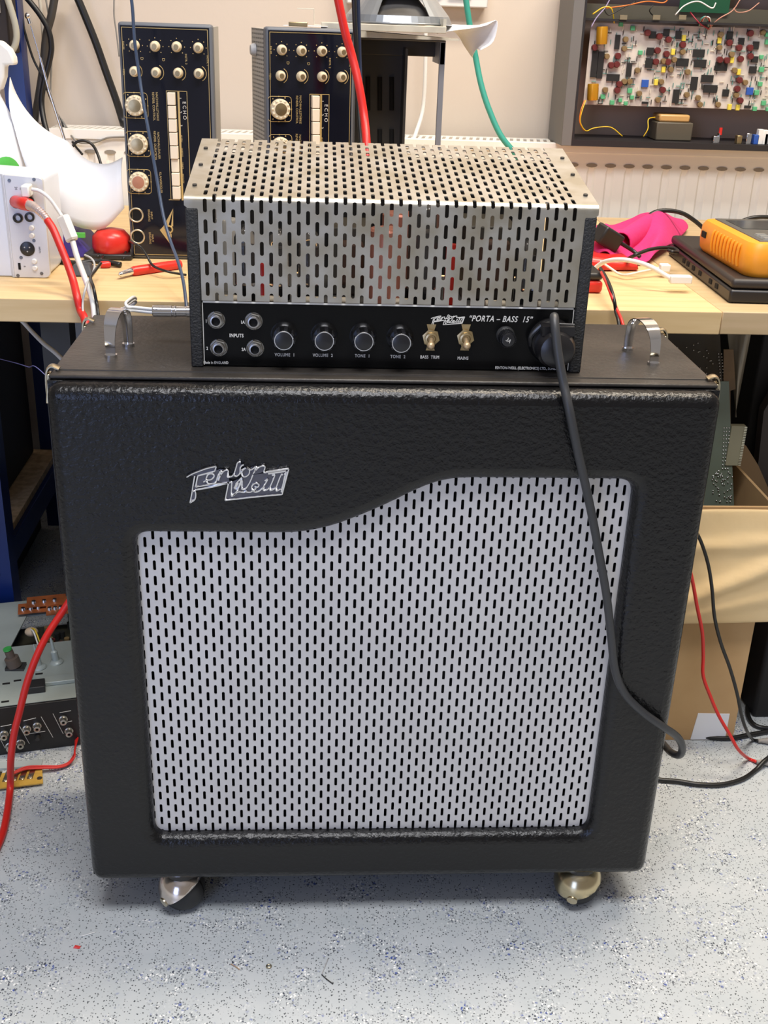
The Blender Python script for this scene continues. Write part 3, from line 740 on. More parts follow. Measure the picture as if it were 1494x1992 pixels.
    # row of push keys
    for j in range(8):
        c0 = Q(326.5+j*1.45, 179+j*26.0); c1 = Q(342.5+j*1.45, 179+(j+1)*26.0-1.2)
        MB().box((c0.x, Y0-(.0095 if j != 5 else .006), c1.z), (c1.x, Y0-.0008, c0.z)).build('push_key', KEYM, th, bevel=.0006)
    fr = MB(); c0 = Q(324, 176); c1 = Q(364, 176); c2 = Q(336, 389); c3 = Q(350, 389); e = .0007
    for a_, b_ in (((c0.x, c0.z-e), (c1.x, c0.z)), ((c2.x-.005, c2.z), (c3.x, c2.z+e)), ((c1.x-e, Q(360, 345).z), (c1.x, c0.z)), ((Q(345, 176).x, c2.z), (Q(345, 176).x+.0025, c0.z)), ((c0.x-.0006, c2.z), (c0.x, c0.z))):
        fr.box((a_[0], Y0-.0012, a_[1]), (b_[0], Y0-.0008, b_[1]))
    fr.build('key_frame', GOLD, th)
    for px, py in ((265, 418), (268, 460)):
        c = Q(px, py); j = MB(); j.ring(c-Vector((0, .0012, 0)), NOR, .0088, .0013, 26, 6); jo = j.build('input_socket', mat('pale_gold', (.75, .65, .45), .3, metal=.8), th, smooth='all')
        MB().lathe(c, NOR, [(.0082, 0), (.0082, .0012)], 20).build('socket_hole', VINYL_DEEP, jo)
    em = MB()
    for poly in ([(337, 405), (318, 440), (326, 446)], [(311, 447), (318, 440), (334, 470), (337, 482)], [(318, 440), (326, 444), (334, 455), (334, 462)], [(337, 405), (337, 440), (333, 440)]):
        em.prism([tuple(Q(*t_, .0014)) for t_ in poly], (0, .0005, 0))
    em.ring(Q(329, 446, .0014), NOR, .0045, .0011, 20, 6)
    em.build('emblem', GOLD, th)
    G = WHITEINK; t90 = pi/2
    def T(s, px, py, sz, m=GOLD): c = Q(px, py, .0010); text(s, tuple(c), sz, m, th, rot=t90, sx=1.0, name='lettering', depth=.00004)
    T('E C H O', 359, 215, .0062, G)
    T('1', 350, 191, .0050, G); T('2', 351, 218, .0050, G); T('3', 352, 244, .0050, G)
    T('NACHHALLST\u00c4RKE', 306, 207, .0040); T('REVERB. CONTROL', 299, 207, .0040)
    T('NACHHALLDAUER', 309, 283, .0040); T('REVERB. DURATION', 302, 283, .0040); T('KLANGREGLER', 313, 355, .0040)
    T('INSTR. 2', 362, 115, .0034); T('INSTR. 1', 404, 118, .0034); T('D', 276, 114, .0050); T('D', 318, 116, .0050)
    T('EINGANG', 290, 419, .0036); T('INPUT', 295, 419, .0036); T('EINGANG', 292, 463, .0036); T('INPUT', 297, 463, .0036)
    T('RAUM', 240, 88, .0034); T('TON', 241, 140, .0034)
    for py, s_ in ((270, 'AUFN.'), (297, 'WIEDG.'), (322, 'LINKS'), (347, 'RECHTS')): T(s_, 353+(py-270)*.04, py, .0034)
    return th
e1 = echo_unit('black echo unit standing on end beside the white paper roll, left of its twin', True)
e2 = copy_tree(e1); e2['label'] = 'black echo unit with perforated case side, standing between its twin and the chassis'
dx = W(484, 60, Y=.57).x-W(229, 60, Y=.57).x
e2.location = (e1.location.x+dx+.006, e1.location.y+.02, e1.location.z); e2.rotation_euler = (0, 0, radians(13))

# ================================================================== black equipment chassis with louvred side, right of the echo units
YC = .66
def C_(px, py, Y=YC): return W(px, py, Y=Y)
ch = thing('equipment_chassis', 'empty black metal equipment chassis standing on end with louvred panel', 'equipment chassis', (.05, YC+.05, BZ+.0003))
xL = C_(688, 200).x; xM = C_(790, 200).x; xR = C_(867, 90).x; zT = C_(780, 76).z
MB().box((xL, YC+.075, BZ+.0003), (xM, YC+.078, zT)).build('louvred_panel', DARKMET, ch)
for px in (716, 739, 762):
    for (a_, b_) in ((150, 215), (252, 300), (330, 380)):
        c0 = C_(px, a_, YC+.07); c1 = C_(px, b_, YC+.07); MB().tube([(c0.x, YC+.074, c0.z), (c1.x, YC+.074, c1.z)], .0035, 8, smooth=False).build('louvre', VINYL_DEEP, ch)
MB().box((xL-.002, YC, BZ+.0003), (xL+.002, YC+.078, zT)).build('side_plate', ECHOGREY, ch, bevel=.0008)
MB().box((xM-.002, YC+.02, BZ+.0003), (xM+.0015, YC+.078, zT-.012)).build('side_plate', DARKMET, ch)
MB().box((xL, YC, zT-.002), (xR, YC+.10, zT)).build('top_plate', mat('worn_dark_metal', (.07, .065, .055), .45), ch, bevel=.0006)
MB().box((xL, YC+.07, C_(820, 113).z), (xR-.003, YC+.098, zT-.002)).build('top_box', DARKMET, ch, bevel=.001)
MB().box((xR-.0075, YC, BZ+.0003), (xR, YC+.008, zT-.002)).build('corner_post', mat('grey_post', (.20, .21, .24), .5), ch, bevel=.0008)
MB().box((xR-.0075, YC, zT-.030), (xR, YC+.10, zT-.002)).build('end_plate', mat('grey_post', (0,0,0)), ch)
wm = MB()
for py in (128, 164, 180, 222, 270): c = C_(678, py, YC-.0008); wm.box((c.x-.0018, YC-.001, c.z-.0025), (c.x+.0018, YC, c.z+.0025))
wm.build('slot', WHITEPL, ch)

# things piled on the chassis and the echo unit
CREAMP = mat('cream_painted_metal', (.52, .49, .40), .45, var=.12, vscale=40)
def plate(name, label, cat_, pxs, z, th_, m, Y0, Y1, group=None):
    xa = W(pxs[0], 70, Y=Y0).x; xb = W(pxs[1], 70, Y=Y0).x
    return MB().box((xa, Y0, z), (xb, Y1, z+th_)).build(name, m, label=label, cat=cat_, bevel=.001, group=group)
z0 = zT+.0005
fr = thing('open_tray', 'cream painted open metal tray lying on the black chassis under the speaker basket', 'tray', (.04, YC+.04, z0))
fa = W(625, 50, Y=.62).x; fb = W(868, 50, Y=.62).x
f = MB()
MB().box((fa, .615, z0+.0085), (fb, .62, z0+.017)).build('front_bar', CREAMP, fr, bevel=.0008)
MB().box((fa, .74, z0+.0085), (fb, .745, z0+.017)).build('rear_bar', CREAMP, fr, bevel=.0008)
MB().box((fa, .62, z0+.0085), (fa+.018, .74, z0+.011)).build('cross_bar', CREAMP, fr); MB().box((fb-.018, .62, z0+.0085), (fb, .74, z0+.011)).build('cross_bar', CREAMP, fr)
MB().box((fa+.06, .62, z0+.0085), (fa+.13, .74, z0+.010)).build('bridge_plate', mat('grey_sheet', (.30, .30, .29), .45, metal=.4), fr)
MB().box((fb-.004, .62, z0+.0085), (fb, .74, z0+.026)).build('end_bracket', CREAMP, fr)
f2 = MB(); f2.hexa([(fa+.05, .65, z0), (fb+.022, .65, z0), (fb+.022, .77, z0), (fa+.05, .77, z0)], [(fa+.05, .65, z0+.008), (fb+.022, .65, z0+.002), (fb+.022, .77, z0+.002), (fa+.05, .77, z0+.008)])
f2.build('metal_plate', CREAMP, label='thin cream metal plate between the black chassis and the cream tray', cat='metal plate')
# pressed speaker basket / bracket on the frame
c = W(775, 20, Y=.70); zb_ = z0+.0172
sb = thing('speaker_basket', 'pressed steel speaker basket with cut-out windows on top of the pile', 'speaker basket', (c.x, .69, zb_))
bm_ = MB(); n = 48; z1 = zb_+.040
def bp(a_, t): R3 = .074*(1-t)+.040*t+.006*sin(pi*t); return (c.x+R3*cos(a_), .705+R3*sin(a_)*.8, zb_+.0008+.040*t)
for i in range(n):
    a0, a1 = 2*pi*(i+.5)/n, 2*pi*(i+1.5)/n
    for (t0, t1) in (((0, .25), (.78, 1)) if (i % 16) < 8 else ((0, .25), (.25, .78), (.78, 1))):
        bm_.add([bp(a0, t0), bp(a1, t0), bp(a1, t1), bp(a0, t1)], [(0, 1, 2, 3)])
bm_.build('basket', mat('zinc_bright', (.42, .45, .48), .32, metal=.8), sb, solid=.001, weld=True)
MB().ring((c.x, .705, zb_+.0016), (0, 0, 1), .074, .0014, 40, 6).build('rim', mat('zinc_bright', (0,0,0)), sb, smooth='all')
MB().lathe((c.x, .705, zb_+.002), (0, 0, 1), [(.055, 0), (.024, .034), (.024, .038)], 28).build('cone', mat('cone_grey', (.10, .095, .09), .8), sb, smooth=True)
MB().lathe((c.x, .705, z1+.001), (0, 0, 1), [(.038, 0), (.038, .022), (.034, .024)], 28).build('magnet', mat('magnet_grey', (.16, .17, .19), .5, metal=.3), sb, smooth=True)
MB().box((c.x-.028, .640, z1-.006), (c.x+.012, .646, z1+.002)).build('tag_board', mat('tag_yellow', (.55, .45, .10), .5), sb)
# torn paper and a small bracket at the left of the pile
zt1 = e1.location.z + (W(300, 44, Y=.57).z-BZ)
pc = MB(); a = W(560, 40, Y=.62); 
pts = [(a.x-.006, .60), (a.x+.03, .595), (a.x+.052, .615), (a.x+.045, .66), (a.x-.004, .655)]
pc.prism([(x, y, zt1+.0012+.010*max(0, (x-a.x+.006))*.6) for x, y in pts], (0, 0, .0005)); pc.build('paper_scrap', PAPER, label='torn white paper scrap on top of the perforated echo unit', cat='paper')
br = MB(); a = W(596, 30, Y=.645)
br.tube([(a.x-.012, .640, zt1+.022), (a.x+.010, .640, zt1+.022), (a.x+.0105, .640, zt1+.003), (a.x+.04, .640, zt1+.003)], .0008, 6, smooth=False); br.build('wire_bracket', CREAMP, label='small bent wire bracket beside the paper scrap', cat='bracket')
tb = MB(); a = W(580, 40, Y=.60); tb.box((a.x-.012, .592, zt1+.0008), (a.x+.012, .60, zt1+.006)); tb.build('terminal_block', BRASS, label='small brass terminal block on top of the perforated echo unit', cat='terminal block', bevel=.0008)
# curled printed sheet drooping over the right edge
cp = MB(); vs = []; fs = []
na, nb = 14, 6
edge0 = [W(*p_, Y=.70) for p_ in ((800, 62), (830, 57), (862, 55), (890, 62), (905, 76), (914, 95), (918, 112))]
edge1 = [W(*p_, Y=.66) for p_ in ((812, 66), (845, 60), (885, 57), (930, 68), (966, 42), (962, 82), (918, 112))]
A_ = [W(*p_, Y=.74) for p_ in ((835, 62), (858, 56), (880, 60), (893, 72), (902, 88), (912, 103), (918, 112))]
B_ = [W(*p_, Y=.68) for p_ in ((850, 66), (880, 60), (912, 56), (945, 50), (967, 41), (960, 80), (934, 98))]
A2, B2 = spline([Vector(v) for v in A_], 4), spline([Vector(v) for v in B_], 4)
for i in range(len(A2)):
    for j in range(nb+1):
        t = j/nb; p_ = A2[i].lerp(B2[i], t); p_ = p_+Vector((0, 0, .006*sin(pi*t))); vs.append(p_)
for i in range(len(A2)-1):
    for j in range(nb): fs.append((i*(nb+1)+j, (i+1)*(nb+1)+j, (i+1)*(nb+1)+j+1, i*(nb+1)+j+1))
cp.add(vs, fs); cpo = cp.build('curled_paper', PAPER, label='curled white printed sheet drooping off the right end of the pile', cat='paper', smooth='all', solid=.0004)

# ================================================================== opened electronic unit leaning on the wall, standing on the radiator
YU = 1.0
def U(px, py, d=0.): return W(px, py, Y=YU+d)
ox, oy, ks = 1100, 0, 3.792
def Z4(zx, zy, d=0.): return U(ox+zx/ks, oy+zy/ks, d)
xl = U(1092, 272).x; zb = RZ+.0003; xr = xl+.52; zt = U(1120, 0).z+.06
un = thing('opened_keyboard_unit', 'opened dark case full of circuit boards standing on the radiator at the upper right', 'electronic unit', ((xl+xr)/2, YU+.05, zb))
BRN = mat('case_brown_grey', (.10, .09, .08), .6)
SM = mat('inner_sheet', (.62, .46, .37), .5)
MB().box((xl, YU, zb), (xl+.018, YU+.118, zt)).build('end_cheek', mat('cheek_grey', (.16, .155, .15), .6), un, bevel=.001)
MB().box((xr-.018, YU, zb), (xr, YU+.118, zt)).build('end_cheek', BRN, un, bevel=.001)
MB().box((xl+.018, YU+.002, zb), (xr-.018, YU+.118, zb+.010)).build('bottom_rail', mat('rail_black', (.02, .018, .02), .5), un)
MB().box((xl+.018, YU+.114, zb+.010), (xr-.018, YU+.118, zt)).build('back_plate', SM, un)
MB().box((xl+.018, YU+.002, zt-.01), (xr-.018, YU+.118, zt)).build('top_rail', BRN, un)
MB().box((xl+.018, YU+.002, zb+.010), (xl+.022, YU+.114, zt-.01)).build('inner_cheek', mat('rail_black', (0,0,0)), un)
zdiv = Z4(600, 165, .03).z
MB().box((xl+.022, YU+.02, zdiv), (xr-.018, YU+.06, zdiv+.0035)).build('divider_rail', mat('rail_black', (0,0,0)), un)
MB().box((xl+.022, YU+.055, zdiv+.0035), (xr-.018, YU+.060, zdiv+.026)).build('rear_bar', mat('bar_drab', (.20, .17, .11), .5), un)
bx0 = Z4(165, 500, .03).x; bz0 = Z4(700, 790, .03).z; bz1 = Z4(700, 185, .03).z
yb = YU+.038
pb = MB().box((bx0, yb, bz0), (xr-.03, yb+.0016, bz1)).build('main_circuit_board', PCBW, un)
for x in (bx0+.02, bx0+.2, xr-.06): MB().box((x, yb+.0016, bz0+.02), (x+.006, YU+.114, bz0+.026)).build('standoff', DARKMET, un)
def Bp(zx, zy): return Z4(zx, zy, .038)
rnd = random.Random(3)
for zx, zy, w_, h_ in ((742,240,40,44),(830,258,40,50),(1208,262,42,50),(1292,305,40,45),(1400,335,42,50),(380,310,34,90),(622,380,46,50),(980,392,80,48),(612,465,50,60),(860,460,84,50),(990,468,84,50),(465,515,36,85),(348,572,90,44),(1145,490,84,55),(1378,515,50,45),(1392,438,45,40),(945,615,46,84),(1042,580,84,46),(1065,655,95,50),(812,710,44,88),(1178,685,44,46),(210,470,40,170),(255,480,40,170),(640,258,44,44),(1340,788,45,18),(584,757,44,14)):
    c = Bp(zx, zy); MB().box((c.x-w_/2/ks*.00062*1.5, yb-.004, c.z-h_/2/ks*.00095), (c.x+w_/2/ks*.00062*1.5, yb-.0001, c.z+h_/2/ks*.00095)).build('chip', ICM, pb)
CAPR = mat('capacitor_maroon', (.13, .025, .025), .3); CAPB = mat('capacitor_bronze', (.22, .15, .07), .35); CAPG = mat('capacitor_green', (.10, .42, .20), .4); CAPY = mat('capacitor_yellow', (.75, .62, .08), .4); TRIMB = mat('trimmer_blue', (.03, .10, .42), .4)
for pts_, m_, r_, ln in (
 (((598,242),(685,268),(752,292),(858,330),(672,372),(738,398),(660,455),(748,455),(710,662),(330,480),(372,475),(390,620),(375,665),(1355,245),(1272,352),(1352,352),(1200,315),(1282,435),(1355,415),(1130,440),(1182,445),(1275,590),(1280,740),(1258,655),(210,350),(380,412)), CAPR, .0052, .010),
 (((438,290),(428,358),(300,415),(428,600),(468,600),(288,662),(538,688),(525,518),(795,440),(770,512),(858,382),(888,698),(970,720),(700,602),(1128,350),(1138,255),(1240,518),(1318,608),(1252,700),(1118,770),(675,735),(718,450),(895,530),(1448,238),(1218,400),(985,770)), CAPB, .0046, .009)):
    for zx, zy in pts_:
        c = Bp(zx, zy); MB().lathe((c.x, yb, c.z), NOR, [(r_, .0005), (r_, ln-.001), (r_*.85, ln)], 12).build('round_capacitor', m_, pb, smooth=True)
for zx, zy in ((405,180),(492,208),(548,388),(272,712),(340,755),(400,738),(440,762),(470,668),(486,718),(1440,420),(1440,512),(1430,620),(1404,682),(1390,802),(1484,255),(1486,805),(1455,760),(1484,310)):
    c = Bp(zx, zy); s_ = rnd.uniform(.0030, .0042); MB().box((c.x-s_, yb-.006, c.z-s_), (c.x+s_, yb-.0001, c.z+s_)).build('film_capacitor', CAPG, pb, bevel=.0006)
for zx, zy in ((868,280),(788,382),(718,512),(663,606),(1130,298),(1222,442),(1272,530),(1205,788),(1265,792)):
    c = Bp(zx, zy); MB().box((c.x-.0032, yb-.006, c.z-.0048), (c.x+.0032, yb-.0001, c.z+.0048)).build('film_capacitor', CAPY, pb, bevel=.0006)
for zx, zy in ((584,615),(1355,672)):
    c = Bp(zx, zy); MB().box((c.x-.006, yb-.004, c.z-.006), (c.x+.006, yb-.0001, c.z+.006)).build('trimmer', TRIMB, pb, bevel=.0005)
for (xa_, ya_, xb_, yb_) in ((262,195,255,325),(195,615,190,735)):
    a = Bp(xa_, ya_); b = Bp(xb_, yb_); MB().lathe((a.x, yb-.010, a.z), (b.x-a.x, 0, b.z-a.z), [(.009, 0), (.0095, .002), (.0095, (a-b).length-.002), (.009, (a-b).length)], 18).build('gold_capacitor', mat('capacitor_amber', (.62, .30, .02), .3, metal=.4), pb, smooth=True)
rs = MB(); rz = random.Random(11)
for i in range(420):
    zx = rz.uniform(190, 1494); zy = rz.uniform(205, 770); c = Bp(zx, zy)
    if rz.random() < .7: rs.box((c.x-.0006, yb-.0024, c.z-.0038), (c.x+.0006, yb-.0012, c.z+.0038), mi=i % 3)
    else: rs.box((c.x-.0038, yb-.0024, c.z-.0006), (c.x+.0038, yb-.0012, c.z+.0006), mi=i % 3)
rs.build('resistors', [mat('resistor_teal', (.12, .28, .25), .5), mat('resistor_dark', (.04, .035, .03), .5), mat('resistor_pale', (.70, .66, .55), .5)], pb, kind='stuff')
a = Z4(840, 0, .05); b = Z4(1195, 100, .05)
gb = MB().box((a.x, YU+.045, b.z), (b.x, YU+.0466, b.z+.06)).build('green_circuit_board', PCBG, un)
for i in range(14):
    MB().box((a.x+.006+rnd.uniform(0, b.x-a.x-.02), YU+.041, b.z+.004+i*.0012), (a.x+.009+rnd.uniform(0, b.x-a.x-.02)*0+.004+i*.005, YU+.045, b.z+.006+i*.0012)) if False else None
a = Z4(650, 830, .05); b = Z4(905, 1010, .05); c = Z4(905, 900, .05)
MB().box((a.x+.003, YU+.03, zb+.0105), (b.x, YU+.085, c.z)).build('transformer', TRANSF, un, bevel=.002)
MB().box((a.x+.007, YU+.034, c.z), (b.x-.006, YU+.080, Z4(700, 838, .05).z)).build('transformer_winding', TAPE, un, bevel=.003)
def wire(pts_, r, m, d=.03):
    MB().tube([Z4(x, y, dd) for x, y, dd in pts_], r, 6, n=6).build('wire', m, un, smooth='all')
wire(((150,740,.02),(122,820,.01),(110,900,.01),(150,965,.015),(210,945,.02),(330,938,.02),(420,1005,.02)), .0009, YELLOW)
wire(((140,740,.02),(112,820,.01),(104,900,.01),(135,962,.015)), .0009, mat('wire_orange', (.70, .18, .02), .4))
wire(((662,865,.04),(612,880,.03),(608,950,.02),(575,1008,.02)), .0009, YELLOW)
wire(((200,105,.02),(280,55,.02),(340,65,.02),(360,170,.03)), .0011, YELLOW)
wire(((330,-10,.02),(290,60,.02),(230,130,.02),(190,200,.02)), .0010, mat('wire_lilac', (.40, .35, .55), .4))
wire(((300,60,.02),(450,40,.02),(600,10,.02),(720,20,.02),(760,-10,.02)), .0010, mat('wire_orange', (0,0,0)))
wire(((280,60,.02),(320,110,.02),(420,60,.02),(520,10,.02)), .0009, BLKCABLE)
wire(((650,35,.02),(620,80,.02),(650,120,.04)), .0009, BLKCABLE)
wire(((810,110,.02),(880,40,.02),(980,10,.02),(1080,60,.02),(1110,20,.02)), .0011, WHITEPL)
wire(((920,90,.03),(960,140,.02),(1000,180,.02),(1060,215,.035)), .0012, mat('wire_maroon', (.30, .02, .04), .4))
for i, m_ in enumerate((TEAL, mat('wire_pink', (.65, .25, .30), .4), PCBG, REDCABLE, WHITEPL)):
    wire(((985+i*4,190,.03),(1000+i*6,140-i*2,.015),(1040+i*6,125+i*2,.015),(1055+i*5,205,.035)), .0009, m_)
wire(((1050,220,.035),(1130,140,.02),(1230,80,.02),(1290,-5,.02)), .0010, mat('wire_salmon', (.50, .25, .18), .4))
wire(((1240,60,.02),(1270,90,.02),(1350,80,.02),(1430,20,.02)), .0009, mat('wire_salmon', (0,0,0)))
a = Z4(1148, 942, .02); MB().cyl((a.x, YU+.02, a.z), (a.x, YU+.02, a.z-.012), .0028, 10).build('indicator_lamp', REDPL, un)
a = Z4(1130, 1000, .02); MB().cyl((a.x, YU+.02, zb+.0102), (a.x, YU+.02, a.z+.004), .0032, 10).build('lamp_holder', CHROME, un)
for zx, zy, m_ in ((1275, 1015, BRASS), (1345, 1000, CHROME), (1400, 1010, TRIMB), (1435, 970, WHITEPL), (1470, 975, WHITEPL), (1480, 1000, CHROME), (1100, 1020, CHROME)):
    c = Z4(zx, zy, .02); MB().box((c.x-.0045, YU+.012, zb+.0102), (c.x+.0045, YU+.024, max(zb+.014, c.z+.004))).build('connector', m_, un, bevel=.0008)
for zx in (425, 668, 860): c = Z4(zx, 125, .02); MB().box((c.x-.006, YU+.016, c.z-.004), (c.x+.006, YU+.02, c.z+.003)).build('clip', mat('bar_drab', (0,0,0)), un)

# ================================================================== right side of the bench
def B(px, py, dz=0.): return W(px, py, Z=BZ+dz)
# laptop
lt_ = thing('laptop', 'closed black laptop on the right of the bench under the orange meter', 'laptop', (.6, .50, BZ+.0005))
fl = B(1417, 590); bl_ = B(1308, 503); ed = (bl_-fl); ed.z = 0; ud = Vector((-ed.y, ed.x, 0)).normalized()*-1
if ud.x < 0: ud = -ud
L1, L2 = ed.length, .36
fl = Vector((fl.x, fl.y, BZ+.0005)); e_ = ed.normalized()
def slab(z0_, z1_, ins=0., a0=0., a1=None):
    a1 = L1*1.10 if a1 is None else a1
    p_ = [fl+e_*(a0+ins)+ud*ins, fl+e_*(a0+ins)+ud*(L2-ins), fl+e_*(a1-ins)+ud*(L2-ins), fl+e_*(a1-ins)+ud*ins]
    return [Vector((v.x, v.y, z0_)) for v in p_], [Vector((v.x, v.y, z1_)) for v in p_]
MB().hexa(*slab(BZ+.0005, BZ+.017)).build('base', mat('laptop_black', (.014, .013, .013), .4), lt_, bevel=.003)
MB().hexa(*slab(BZ+.0175, BZ+.030, .001)).build('lid', mat('laptop_lid', (.028, .022, .019), .5), lt_, bevel=.005, bseg=3)
for t in (.20, .30, .48, .60, .70, .78):
    c = fl+e_*(L1*t); MB().box((c.x-.001, c.y-.005, BZ+.006), (c.x+.0003, c.y+.005, BZ+.012)).build('port', VINYL_DEEP, lt_)
# orange handheld meter lying on it
ZL = BZ+.0302
def O(px, py, z): return W(px, py, Z=z)
om = thing('handheld_meter', 'orange rubber-cased handheld meter with grey keypad lying on the black laptop', 'meter', (.6, .6, ZL))
p1 = O(1450, 541, ZL); p2 = O(1352, 482, ZL); ex = (p2-p1); ex.z = 0; LX = ex.length; exn = ex.normalized(); ey = Vector((-exn.y, exn.x, 0)); ey = ey if ey.x > 0 else -ey
LY = .22; HT = .042
def ob(a, b_, z): v = p1+exn*a+ey*b_; return Vector((v.x, v.y, ZL+z))
out_ = rounded([(0, 0), (LX, 0), (LX, LY), (0, LY)], .022, 6)
body = MB(); layers = [(.004, .000), (.0, .006), (-.001, .018), (.0, .034), (.004, .041), (.008, HT)]
vs = []; fs = []; n = len(out_)
cx_, cy_ = LX/2, LY/2
for ins, z in layers:
    for (a, b_) in out_:
        k = 1-ins/ (LX/2) ; vs.append(ob(cx_+(a-cx_)*(1-ins/(LX/2)), cy_+(b_-cy_)*(1-ins/(LY/2)), z))
for i in range(len(layers)-1):
    for j in range(n): fs.append((i*n+j, i*n+(j+1) % n, (i+1)*n+(j+1) % n, (i+1)*n+j))
fs.append(tuple(range(n))); fs.append(tuple((len(layers)-1)*n+j for j in range(n)))
body.add(vs, fs); body.build('rubber_case', ORANGE, om, smooth=True)
MB().hexa([ob(.014, .016, HT-.002), ob(LX-.014, .016, HT-.002), ob(LX-.014, LY-.012, HT-.002), ob(.014, LY-.012, HT-.002)], [ob(.015, .017, HT+.0012), ob(LX-.015, .017, HT+.0012), ob(LX-.015, LY-.013, HT+.0012), ob(.015, LY-.013, HT+.0012)]).build('face_plate', mat('face_grey', (.09, .085, .075), .5), om, bevel=.0005)
MB().hexa([ob(LX*.50, .026, HT+.0012), ob(LX*.84, .026, HT+.0012), ob(LX*.84, LY*.55, HT+.0012), ob(LX*.50, LY*.55, HT+.0012)], [ob(LX*.50, .026, HT+.0018), ob(LX*.84, .026, HT+.0018), ob(LX*.84, LY*.55, HT+.0018), ob(LX*.50, LY*.55, HT+.0018)]).build('display', mat('display_dark', (.05, .055, .055), .15), om)
for i in range(3):
    for j in range(5):
        a = .020+i*.013; b_ = .024+j*.019
        MB().hexa([ob(a, b_, HT+.0012), ob(a+.009, b_, HT+.0012), ob(a+.009, b_+.014, HT+.0012), ob(a, b_+.014, HT+.0012)], [ob(a+.001, b_+.001, HT+.0036), ob(a+.008, b_+.001, HT+.0036), ob(a+.008, b_+.013, HT+.0036), ob(a+.001, b_+.013, HT+.0036)]).build('key', mat('key_grey', (.22, .22, .21), .5), om)
for i in range(9):
    a = LX*.16+i*LX*.062
    MB().tube([ob(a, -.0005, .008), ob(a, -.0022, .014), ob(a, -.0028, .022), ob(a, -.002, .031), ob(a, .0005, .036)], .0019, 8).build('grip_rib', ORANGE, om, smooth='all')
MB().hexa([ob(LX*.80, -.0022, .020), ob(LX*.88, -.0022, .020), ob(LX*.88, .001, .020), ob(LX*.80, .001, .020)], [ob(LX*.80, -.0022, .028), ob(LX*.88, -.0022, .028), ob(LX*.88, .001, .028), ob(LX*.80, .001, .028)]).build('socket', VINYL_DEEP, om)
# pink cloth
def cloth(name, label, pts3, cat_, m, solid=.002, sub=2):
    """pts3: grid rows of points"""
    mb = MB(); R_ = len(pts3); C2 = len(pts3[0])
    mb.add([p for row in pts3 for p in row], [(i*C2+j, i*C2+j+1, (i+1)*C2+j+1, (i+1)*C2+j) for i in range(R_-1) for j in range(C2-1)])
    return mb.build(name, m, label=label, cat=cat_, smooth='all', solid=solid, sub=sub)
rc = random.Random(5); grid = []
for i in range(9):
    row = []
    for j in range(11):
        u = j/10; v = i/8
        c = B(1150+u*(118+75*v), 518-v*70); h = .004+.030*max(0, sin(u*7+v*4))*(1-v*.4)+.026*max(0, cos(u*5-v*5))*(1-abs(u-.3))+rc.uniform(0, .009)
        if j in (0, 10) or i == 0: h *= .35
        row.append(Vector((c.x+rc.uniform(-.004, .004), c.y, BZ+.001+h)))
    grid.append(row)
pink = cloth('cleaning_cloth', 'crumpled bright pink cloth on the bench between the amplifier and the laptop', grid, 'cloth', PINK)
# rolled fold of the cloth
rl = MB(); a = B(1200, 505); b = B(1262, 478); prof = []
for i in range(14):
    t = i/13; c = a.lerp(b, t)
    for k in range(13):
        an = -2.6+k*.42; rr = .021-.0006*k; prof.append(Vector((c.x+rr*cos(an)*.95, c.y+.02*t, BZ+.023+rr*sin(an)+.006*t)))
rl.add(prof, [(i*13+k, i*13+k+1, (i+1)*13+k+1, (i+1)*13+k) for i in range(13) for k in range(12)])
rl.build('rolled_fold', PINK, pink, smooth='all', solid=.0015)
# red and black tester
tm = thing('test_meter', 'small red and black test meter half hidden behind the right side of the amplifier', 'meter', (B(1150, 565).x, .45, BZ+.0005))
a = B(1172, 572)
MB().box((a.x-.055, a.y-.0, BZ+.0005), (a.x, a.y+.075, BZ+.016)).build('case', REDPL, tm, bevel=.005, bseg=3)
MB().box((a.x-.054, a.y+.001, BZ+.0165), (a.x-.001, a.y+.074, BZ+.026)).build('cover', mat('cover_black', (.02, .02, .02), .4), tm, bevel=.004, bseg=3)
rp = MB(); a = B(1165, 530); rp.hexa([(a.x-.02, a.y, BZ+.001), (a.x+.062, a.y+.01, BZ+.001), (a.x+.055, a.y+.10, BZ+.001), (a.x-.03, a.y+.09, BZ+.001)], [(a.x-.02, a.y+.005, BZ+.020), (a.x+.055, a.y+.012, BZ+.012), (a.x+.048, a.y+.09, BZ+.016), (a.x-.03, a.y+.08, BZ+.026)])
rp.build('red_case', REDPL, label='glossy red plastic case under the pink cloth and white leads', cat='case', bevel=.006)
fe = MB(); a = W(1182, 462, Y=.60); fe.box((-.019, -.012, -.013), (.019, .012, .013), mx=Matrix.Translation((a.x, .60, a.z)) @ Matrix.Rotation(.5, 4, 'Y') @ Matrix.Rotation(.4, 4, 'Z'))
fe.build('black_connector', mat('connector_black', (.02, .018, .018), .4), label='black cable connector block resting on the pink cloth beside the amplifier', cat='connector', bevel=.003)
def cb(label, pts_, r, m, name='cable', group=None): return cable(name, pts_, r, m, label, group=group)
def Y_(px, py, y): return W(px, py, Y=y)
cb('black cable looping over the pink cloth from the connector towards the laptop', [Y_(1164, 440, .62), Y_(1172, 446, .61), Y_(1195, 465, .60), Y_(1230, 487, .60), Y_(1245, 500, .59)], .0028, BLKCABLE)
cb('black cable arching along the radiator behind the pink cloth', [Y_(1228, 450, .80), Y_(1245, 436, .80), Y_(1262, 420, .80), Y_(1280, 411, .80), Y_(1305, 410, .80), Y_(1330, 416, .80), Y_(1352, 430, .80), Y_(1368, 444, .80), Y_(1390, 465, .82)], .0034, BLKCABLE)
cb('black cable arching behind the orange meter at the right edge', [Y_(1415, 450, .86), Y_(1432, 436, .86), Y_(1455, 426, .86), Y_(1480, 422, .86), Y_(1520, 424, .86)], .0034, BLKCABLE)
